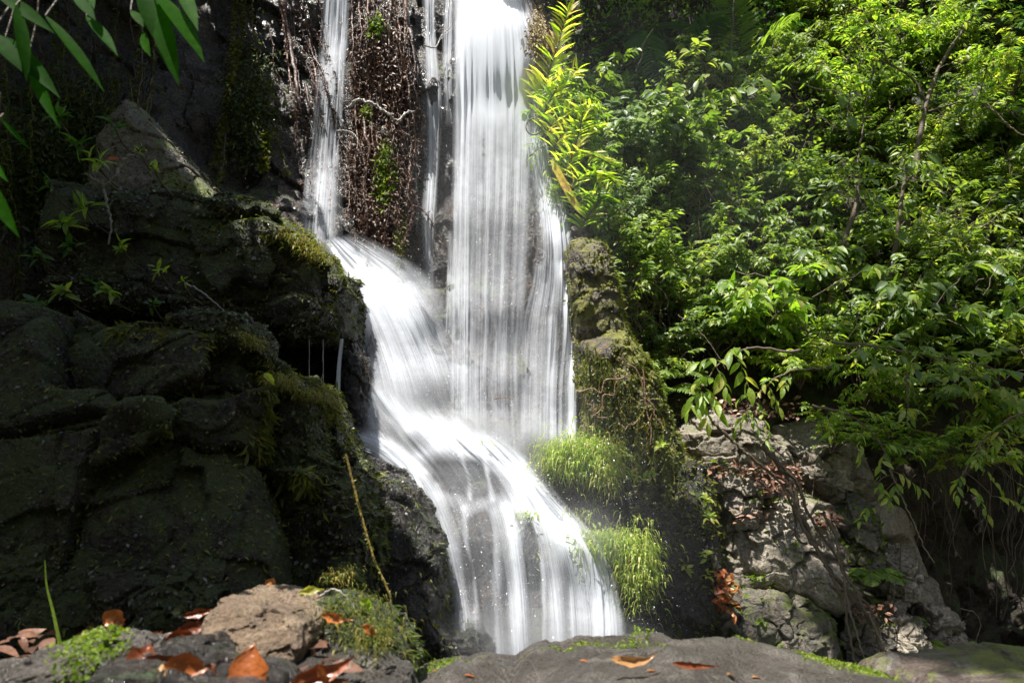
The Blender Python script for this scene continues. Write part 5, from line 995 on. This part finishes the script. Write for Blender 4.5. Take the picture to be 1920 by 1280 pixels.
shade_tree('unseen leaning tree added to shade the right bank', [(9.5, 1, 0), (8.6, 1.4, 4), (7.4, 2.2, 8), (6.2, 3, 10.5)],  # added out of view, clumps aimed to shade parts of the right side
    [(1170, 20, 9.4, 1., 420), (1300, 90, 9.2, 1., 420), (1370, 0, 9.6, 1., 300), (1210, 170, 8.9, .6, 200), (1330, 210, 8.8, .4, 100), (1230, 60, 9.2, 1.2, 420), (1130, 120, 8.8, .7, 260), (1400, 250, 8.6, .5, 90), (1680, 520, 7.0, .8, 130), (1700, 960, 6.2, .5, 200), (1770, 1150, 6.0, .7, 350), (1850, 1000, 6.0, .9, 420), (1690, 1060, 5.8, .5, 160), (1960, 900, 6.0, .8, 300), (1590, 1180, 5.6, .3, 80), (1880, 1220, 2.6, .35, 140), (1270, 1060, 5.2, .28, 140), (1950, 300, 8, .6, 100)], H=10.5)

LEAFD = leaf_tpl([0, .08, .2, .35, .5, .65, .8, .92, 1], [.03, .22, .38, .48, .5, .44, .28, .1, .0], .12, .14)
def sky_block_tree(lab, trunk, clumps, ll=.24):  # added out of view to keep sky light off the left side
    B, L = Batch(), Batch(); top = np.array(trunk[-1], float); B.tube(smooth_path(trunk, 20), np.linspace(.25, .10, 20), 10, .4, .05)
    for (x, y, z, r, n) in clumps:
        c = np.array([x, y, z]); crown(L, c, r, n, ll, .3); q = np.linspace(0, 1, 8)[:, None]; B.tube(top + (c - top) * q + UP * .4 * np.sin(q * 3.14), np.linspace(.06, .02, 8), 5, .4)
    o = empty('unseen_shade_tree', tuple(trunk[0]), lab, 'tree'); B.build('trunk', M['bark'], o, trunk[0]); L.build('crown', M['leaf_dark'], o, trunk[0])
sky_block_tree('unseen low tree added to close off the sky above the left bank', [(-7, 3, 0), (-6.4, 3, 3), (-5.4, 2.6, 5.5)], [(-5, 4.4, 6.4, 1.1, 700), (-3.9, 3.4, 6.0, 1.0, 600), (-5.2, 2.6, 5.2, 1.1, 700), (-3.8, 1.8, 4.9, 1.0, 600), (-2.9, 2.6, 5.3, .8, 400), (-4.8, .8, 4.2, 1.1, 600), (-3.2, 4.4, 6.9, .8, 350), (-4.6, 5.2, 7.6, 1.2, 600), (-6, 1.5, 3.4, 1.2, 600), (-6, 4, 4.8, 1.2, 500)])
sky_block_tree('unseen tree added behind the viewer to darken the left rocks', [(-5, -3.5, 0), (-5, -3.4, 2), (-4.6, -3, 4)], [(-4.8, -2.6, 1.5, 1.5, 800), (-3.6, -3.6, 2.6, 1.5, 800), (-4.8, -3, 4.2, 1.6, 800), (-2.4, -3.6, 4.2, 1.5, 700), (-3.2, -2.6, 5.6, 1.4, 600), (-6.3, -1.2, 2.4, 1.5, 700), (-2.0, -4.4, 1.8, 1.4, 700), (-.6, -4.6, 3.4, 1.5, 600), (-.8, -4.6, 1.0, 1.3, 500)])
# broad leaves of the shading tree hanging into the top left corner
def hanging_leaves(name, lab, items, Y, mat):
    L, B = Batch(), Batch(); c0 = P(items[0][0], items[0][1], Y)
    xs = sorted(items, key=lambda q: q[0]); pa = [P(q[0], min(q[1], 10 if len(items) > 4 else q[1]) - 45, Y + .03) for q in (xs[-1], xs[len(xs) // 2], xs[0])]; stem = smooth_path(pa + [pa[-1] + np.array([-.3, .05, .12]), np.array([-2.6, Y - .3, 3.4])], 60); B.tube(stem, np.linspace(.003, .02, 60), 6, .4)
    for (x0, y0, x1, y1, wd, ti) in items:
        a = P(x0, y0, Y + rng.uniform(-.05, .05)); b_ = P(x1, y1, Y - .06); ln = np.linalg.norm(b_ - a)
        L.leaves(LEAFD, a, (b_ - a) + np.array([0, rng.normal() * .03, 0]), np.array([rng.normal() * .5, -1, .5]), ln * .94, wd * .85, ti)
        j = int(np.argmin(((stem - a) ** 2).sum(1))); B.tube(smooth_path([stem[j], (stem[j] + a) / 2 + np.array([0, .01, .03]), a], 7), .0022, 5, .4)
    return plant(name, L, B, tuple(c0), mat, lab, 'leaves', None, local=False)
hanging_leaves('hanging_leaves', 'group of wide green leaves hanging from the top edge, right part of the corner', [(285, -20, 402, 100, .078, .75), (290, -10, 315, 138, .068, .6), (262, -25, 300, 75, .05, .4), (330, -40, 378, 50, .05, .9), (245, 20, 278, 50, .03, .7), (268, 62, 292, 125, .03, .7)], 1.7, 'leaf_near')
hanging_leaves('hanging_leaves', 'long narrow leaves drooping across the top left corner', [(-10, -15, 92, 40, .045, .5), (85, 30, 198, 152, .036, .6), (138, -10, 188, 40, .035, .5), (162, 32, 225, 90, .036, .5), (30, 10, 62, 150, .04, .45), (52, 110, 92, 225, .036, .5), (-15, 60, 50, 130, .05, .35), (10, 70, 98, 160, .05, .3), (160, -25, 180, 10, .03, .6)], 1.6, 'leaf_near')
hanging_leaves('hanging_leaves', 'narrow leaves hanging in at the left edge, mid height', [(-30, 280, 20, 345, .03, .5), (-25, 330, 36, 450, .04, .6), (-20, 400, 4, 500, .04, .4), (0, 220, 40, 270, .012, .4)], 1.6, 'leaf_near')

# ------------------------------------------------------------------ fallen leaves
def fallen(x, y, Y, ang, ln, wd, tint, lab, mat='leaf_dead', pitch=.1, tpl=LEAFN, group=None, up=0.0, name='fallen_leaf'):
    c = P(x, y, Y); a = np.array([math.cos(ang) * math.cos(pitch), -.35 * math.sin(ang) * (1 - min(1, abs(pitch))), math.sin(pitch) + math.sin(ang) * .35]); a = norm(a)
    n = np.array([0, -.55, 1.]) + .25 * rng.normal(size=3); b = Batch(); b.leaves(tpl, c[None] - a * ln / 2, a, n, ln, wd, tint); o = b.build(name, M[mat], loc=tuple(c)); return tag(o, lab, 'leaf', group)
FG = 'fallen leaves in the foreground'
def curled(pts, Y, wd, tint, lab, mat='leaf_dead'):
    """a curled leaf given by its midrib; solid through real curvature"""
    mid = smooth_path([P(x, y, Y + k * .012) for k, (x, y) in enumerate(pts)], 12); tng = norm(np.gradient(mid, axis=0)); sd_ = norm(np.cross(tng, np.array([.15, -1, .25])))
    n = np.cross(sd_, tng); W = wd * np.sin(np.pi * np.linspace(.03, 1, 12) ** .75)[:, None] ** 1.2; V = []
    for s in (-1, -.5, 0, .5, 1): V.append(mid + sd_ * s * W + n * (abs(s) ** 1.6) * W * .55 + .0015 * rng.normal(size=mid.shape))
    V = np.stack(V, 1).reshape(-1, 3); F = [[i * 5 + j, i * 5 + j + 1, i * 5 + j + 6, i * 5 + j + 5] for i in range(11) for j in range(4)]
    c = V.mean(0); return tag(mesh_obj('fallen_leaf', V, F, M[mat], loc=tuple(c), attrs={'tint': np.full(len(V), tint)}), lab, 'leaf', FG)
curled([(478, 1300), (468, 1262), (470, 1230), (478, 1205)], 1.48, .040, .48, 'orange curled leaf standing upright in front of the tan stone')
curled([(330, 1290), (340, 1268), (362, 1256), (390, 1252)], 1.46, .040, .50, 'bright orange leaf curled at the bottom edge, left of the upright one')
curled([(540, 1290), (580, 1272), (630, 1255), (665, 1230)], 1.5, .020, .35, 'rust-red leaf lying along the bottom, right of the upright orange leaf')
curled([(598, 1246), (606, 1265), (622, 1295)], 1.42, .008, .66, 'thin orange-yellow leaf sliver at the bottom edge below the dark stone')
curled([(250, 1255), (262, 1238), (275, 1222), (283, 1205)], 1.5, .028, .22, 'dusky red leaf standing beside the green-mossed corner stone')
curled([(250, 1255), (300, 1248), (340, 1238), (360, 1222)], 1.5, .022, .12, 'dark wine-red leaf lying in front of the wet dark stone')
curled([(285, 1290), (298, 1262), (303, 1245)], 1.42, .020, .9, 'pale dry leaf standing at the bottom edge, left of the bright orange leaf')
curled([(268, 1290), (276, 1268), (278, 1252)], 1.44, .014, .15, 'small dark red leaf beside the pale dry leaf at the bottom edge')
curled([(370, 1290), (385, 1268), (405, 1240)], 1.5, .022, .10, 'dark wet leaf on the stone right of the bright orange leaf')
curled([(195, 1172), (215, 1160), (235, 1170)], 1.9, .026, .72, 'olive-brown oval leaf on the ledge foot, left of the tan stone')
curled([(245, 1205), (280, 1195), (305, 1183)], 1.8, .012, .55, 'orange-brown leaf lying behind the wet dark stone')
curled([(330, 1190), (365, 1178), (400, 1165)], 1.85, .020, .15, 'dark red-brown leaf pressed against left side of the tan stone')
curled([(345, 1155), (380, 1148), (410, 1140)], 1.95, .012, .25, 'reddish leaf above the left side of the tan stone')
curled([(130, 1205), (170, 1192), (215, 1190)], 1.85, .016, .2, 'brown leaf lying behind the green-mossed corner stone')
curled([(310, 1205), (345, 1190), (370, 1196)], 1.8, .014, .3, 'rusty crumpled leaf on the wet dark stone')
curled([(602, 1152), (628, 1158), (660, 1162)], 1.83, .012, .68, 'yellow-brown leaf resting on the dark stone right of the tan stone')
curled([(680, 1172), (695, 1182), (706, 1190)], 1.85, .012, .66, 'small orange leaf in the wet grass on the dark stone')
curled([(495, 1098), (508, 1092), (520, 1105)], 2.5, .014, .8, 'brown oval leaf on the ledge just behind the tan stone')
curled([(562, 1112), (585, 1106), (608, 1104)], 2.0, .012, .95, 'green fallen leaf behind the tan stone', 'leaf_lime')
curled([(674, 1124), (688, 1132), (694, 1145)], 1.9, .012, .6, 'green leaf stuck in the moss under the yellow vine', 'leaf_lime')
curled([(560, 1290), (600, 1284), (650, 1278)], 1.5, .020, .12, 'dark red leaf at the bottom edge under the rust-red one')
curled([(1145, 1232), (1180, 1240), (1212, 1236), (1232, 1226)], 1.9, .012, .9, 'pink-brown curled leaf lying on the front slab, centre')
curled([(1262, 1243), (1300, 1248), (1350, 1248)], 1.85, .008, .22, 'long dark red leaf lying on the front slab, right of the pink-brown one')
curled([(200, 300), (212, 297), (228, 300)], 3.5, .012, .55, 'orange dead leaf caught on the whitish branch on the left bank')
curled([(495, 700), (508, 712), (514, 722)], 2.95, .016, .8, 'green leaf lying on the upper right of the huge boulder', 'leaf_lime')
b = Batch(); n = 150; x = rng.uniform(-40, 620, n); y = rng.uniform(1185, 1290, n); Y = 1.95 - (y - 1185) / 105 * .45; pz = P(x, y, Y); l = rng.uniform(.03, .09, n)
b.leaves(LEAFN, pz, rng.normal(size=(n, 3)) * np.array([1, .7, .25]), UP + .4 * rng.normal(size=(n, 3)) + np.array([0, -.4, 0]), l, l * .45, np.clip(rng.beta(1.0, 4, n), 0, 1))
tag(b.build('leaf_litter', M['leaf_litter'], loc=tuple(P(300, 1240, 1.8))), 'wet layer of small red-brown dead leaves between the foreground stones', 'leaf litter', None, 'stuff')
q_ = sl1[1]
for k, (x, lab) in enumerate([(810, 'orange chip of leaf on the left part of the front slab'), (870, 'small ochre leaf chip on the front slab, left of centre'), (1085, 'small pinkish leaf chip at the crest of the front slab'), (1215, 'tiny orange leaf chip under the pink-brown leaf'), (1410, 'small orange leaf chip on the right part of the front slab'), (1365, 'tiny ochre leaf chip beside the long dark red leaf')]):
    y = [1262, 1268, 1242, 1262, 1275, 1268][k]; o_, V_, F_, _ = sl1; u, v = proj(V_); j = int(np.argmin((u - x) ** 2 + (v - y) ** 2 + np.where((V_[:, 1] > 2.4) | (V_[:, 1] < .7), 1e6, 0)))
    c = V_[j] + np.array([0, 0, .006]); b = Batch(); b.leaves(LEAFN, c[None], np.array([1, rng.normal() * .4, .02]), UP, .035, .014, .5 + .08 * k); tag(b.build('fallen_leaf', M['leaf_dead'], loc=tuple(c)), lab, 'leaf', FG)
# litter pockets on the grey boulders
def litter(lab, x0, x1, y0, y1, Y0, Y1, N, ln, mat='leaf_litter', tint=(0, 1), slope=0.):
    b = Batch(); x = rng.uniform(x0, x1, N); y = y0 + (y1 - y0) * rng.random(N) + slope * (x - x0); p = P(x, y, rng.uniform(Y0, Y1, N)); l = ln * rng.uniform(.6, 1.3, N)
    b.leaves(LEAFN, p, rng.normal(size=(N, 3)) * np.array([1, .7, .5]), UP + .6 * rng.normal(size=(N, 3)) + np.array([0, -.6, 0]), l, l * .45, np.clip(rng.uniform(*tint, N), 0, 1))
    return tag(b.build('leaf_litter', M[mat], loc=tuple(P((x0 + x1) / 2, y1, Y0))), lab, 'leaf litter', None, 'stuff')
litter('brown dead leaves piled on the ledge over the grey boulders', 1310, 1500, 872, 892, 5.55, 5.8, 260, .06)
litter('dead leaves sliding down beside the vines at the top of the pile', 1425, 1500, 890, 925, 5.5, 5.7, 110, .06)
litter('small heap of dead leaves caught on the vine bundle', 1530, 1568, 960, 988, 5.55, 5.7, 70, .06, tint=(0, .5))
litter('bright orange dead leaves heaped between the dark pillar and the mossy boulder', 1338, 1378, 1062, 1140, 5.2, 5.35, 90, .07, 'leaf_dead', (.3, 1), .3)
litter('dead leaves scattered on the slope above the grey boulders', 1260, 1500, 745, 785, 6.2, 6.5, 260, .06)
litter('dead leaves scattered on the largest pale boulder', 1370, 1450, 950, 985, 5.5, 5.6, 26, .05, tint=(.4, 1), slope=-.2)
litter('dead leaves at the foot of the vine bundle', 1600, 1680, 1130, 1160, 5.4, 5.6, 60, .05)

# ------------------------------------------------------------------ spray hanging in the air round the fall
def mist(c, r, dens, lab):
    q = NT('mist'); g = q.n('TexCoord').outputs['Object']; L_ = q.n('VectorMath', {0: g}, operation='LENGTH').outputs['Value']
    fall = q.n('MapRange', {0: L_, 1: .25, 2: 1.0, 3: 1.0, 4: 0.0}, interpolation_type='SMOOTHSTEP').outputs[0]
    v = q.n('VolumePrincipled', {'Color': (.93, .96, 1, 1), 'Density': q.math('MULTIPLY', fall, dens), 'Anisotropy': .2}); q.t.links.new(v.outputs[0], q.out.inputs['Volume'])
    V, F = cube_sphere(16); o = mesh_obj('mist', V, F, q.m); o.location = c; o.scale = r; tag(o, lab, None, None, 'stuff')
mist(tuple(P(1230, 380, 7.0)), (2.6, 1.3, 3.2), .018, 'sunlit haze drifting from the fall over the shrubs')
mist(tuple(P(960, 480, 5.9)), (1.25, .8, 3.2), .10, 'bright spray mist drifting off the main fall')
mist(tuple(P(900, 835, 5.35)), (.95, .40, .34), 1.6, 'dense spray boiling up where the main fall lands')
mist(tuple(P(918, 30, 6.15)), (.50, .35, .75), .7, 'mist added to widen the blown-out white at the top of the main fall')  # added volume, stands in for overexposed water at the top
mist(tuple(P(645, 515, 5.6)), (.50, .35, .32), 1.6, 'dense spray where the left fall hits the sloping rock')
mist(tuple(P(715, 770, 5.15)), (.55, .30, .30), 1.0, 'spray at the first step of the cascade, left side')
mist(tuple(P(1080, 1010, 4.65)), (.42, .25, .32), 1.2, 'spray on the bright right-hand lip of the cascade')
mist(tuple(P(1000, 1215, 4.3)), (.95, .35, .30), 1.3, 'spray rising from the pool behind the front slab')
mist(tuple(P(960, 1000, 4.6)), (1.6, .9, 1.4), .09, 'spray mist over the lower cascade')
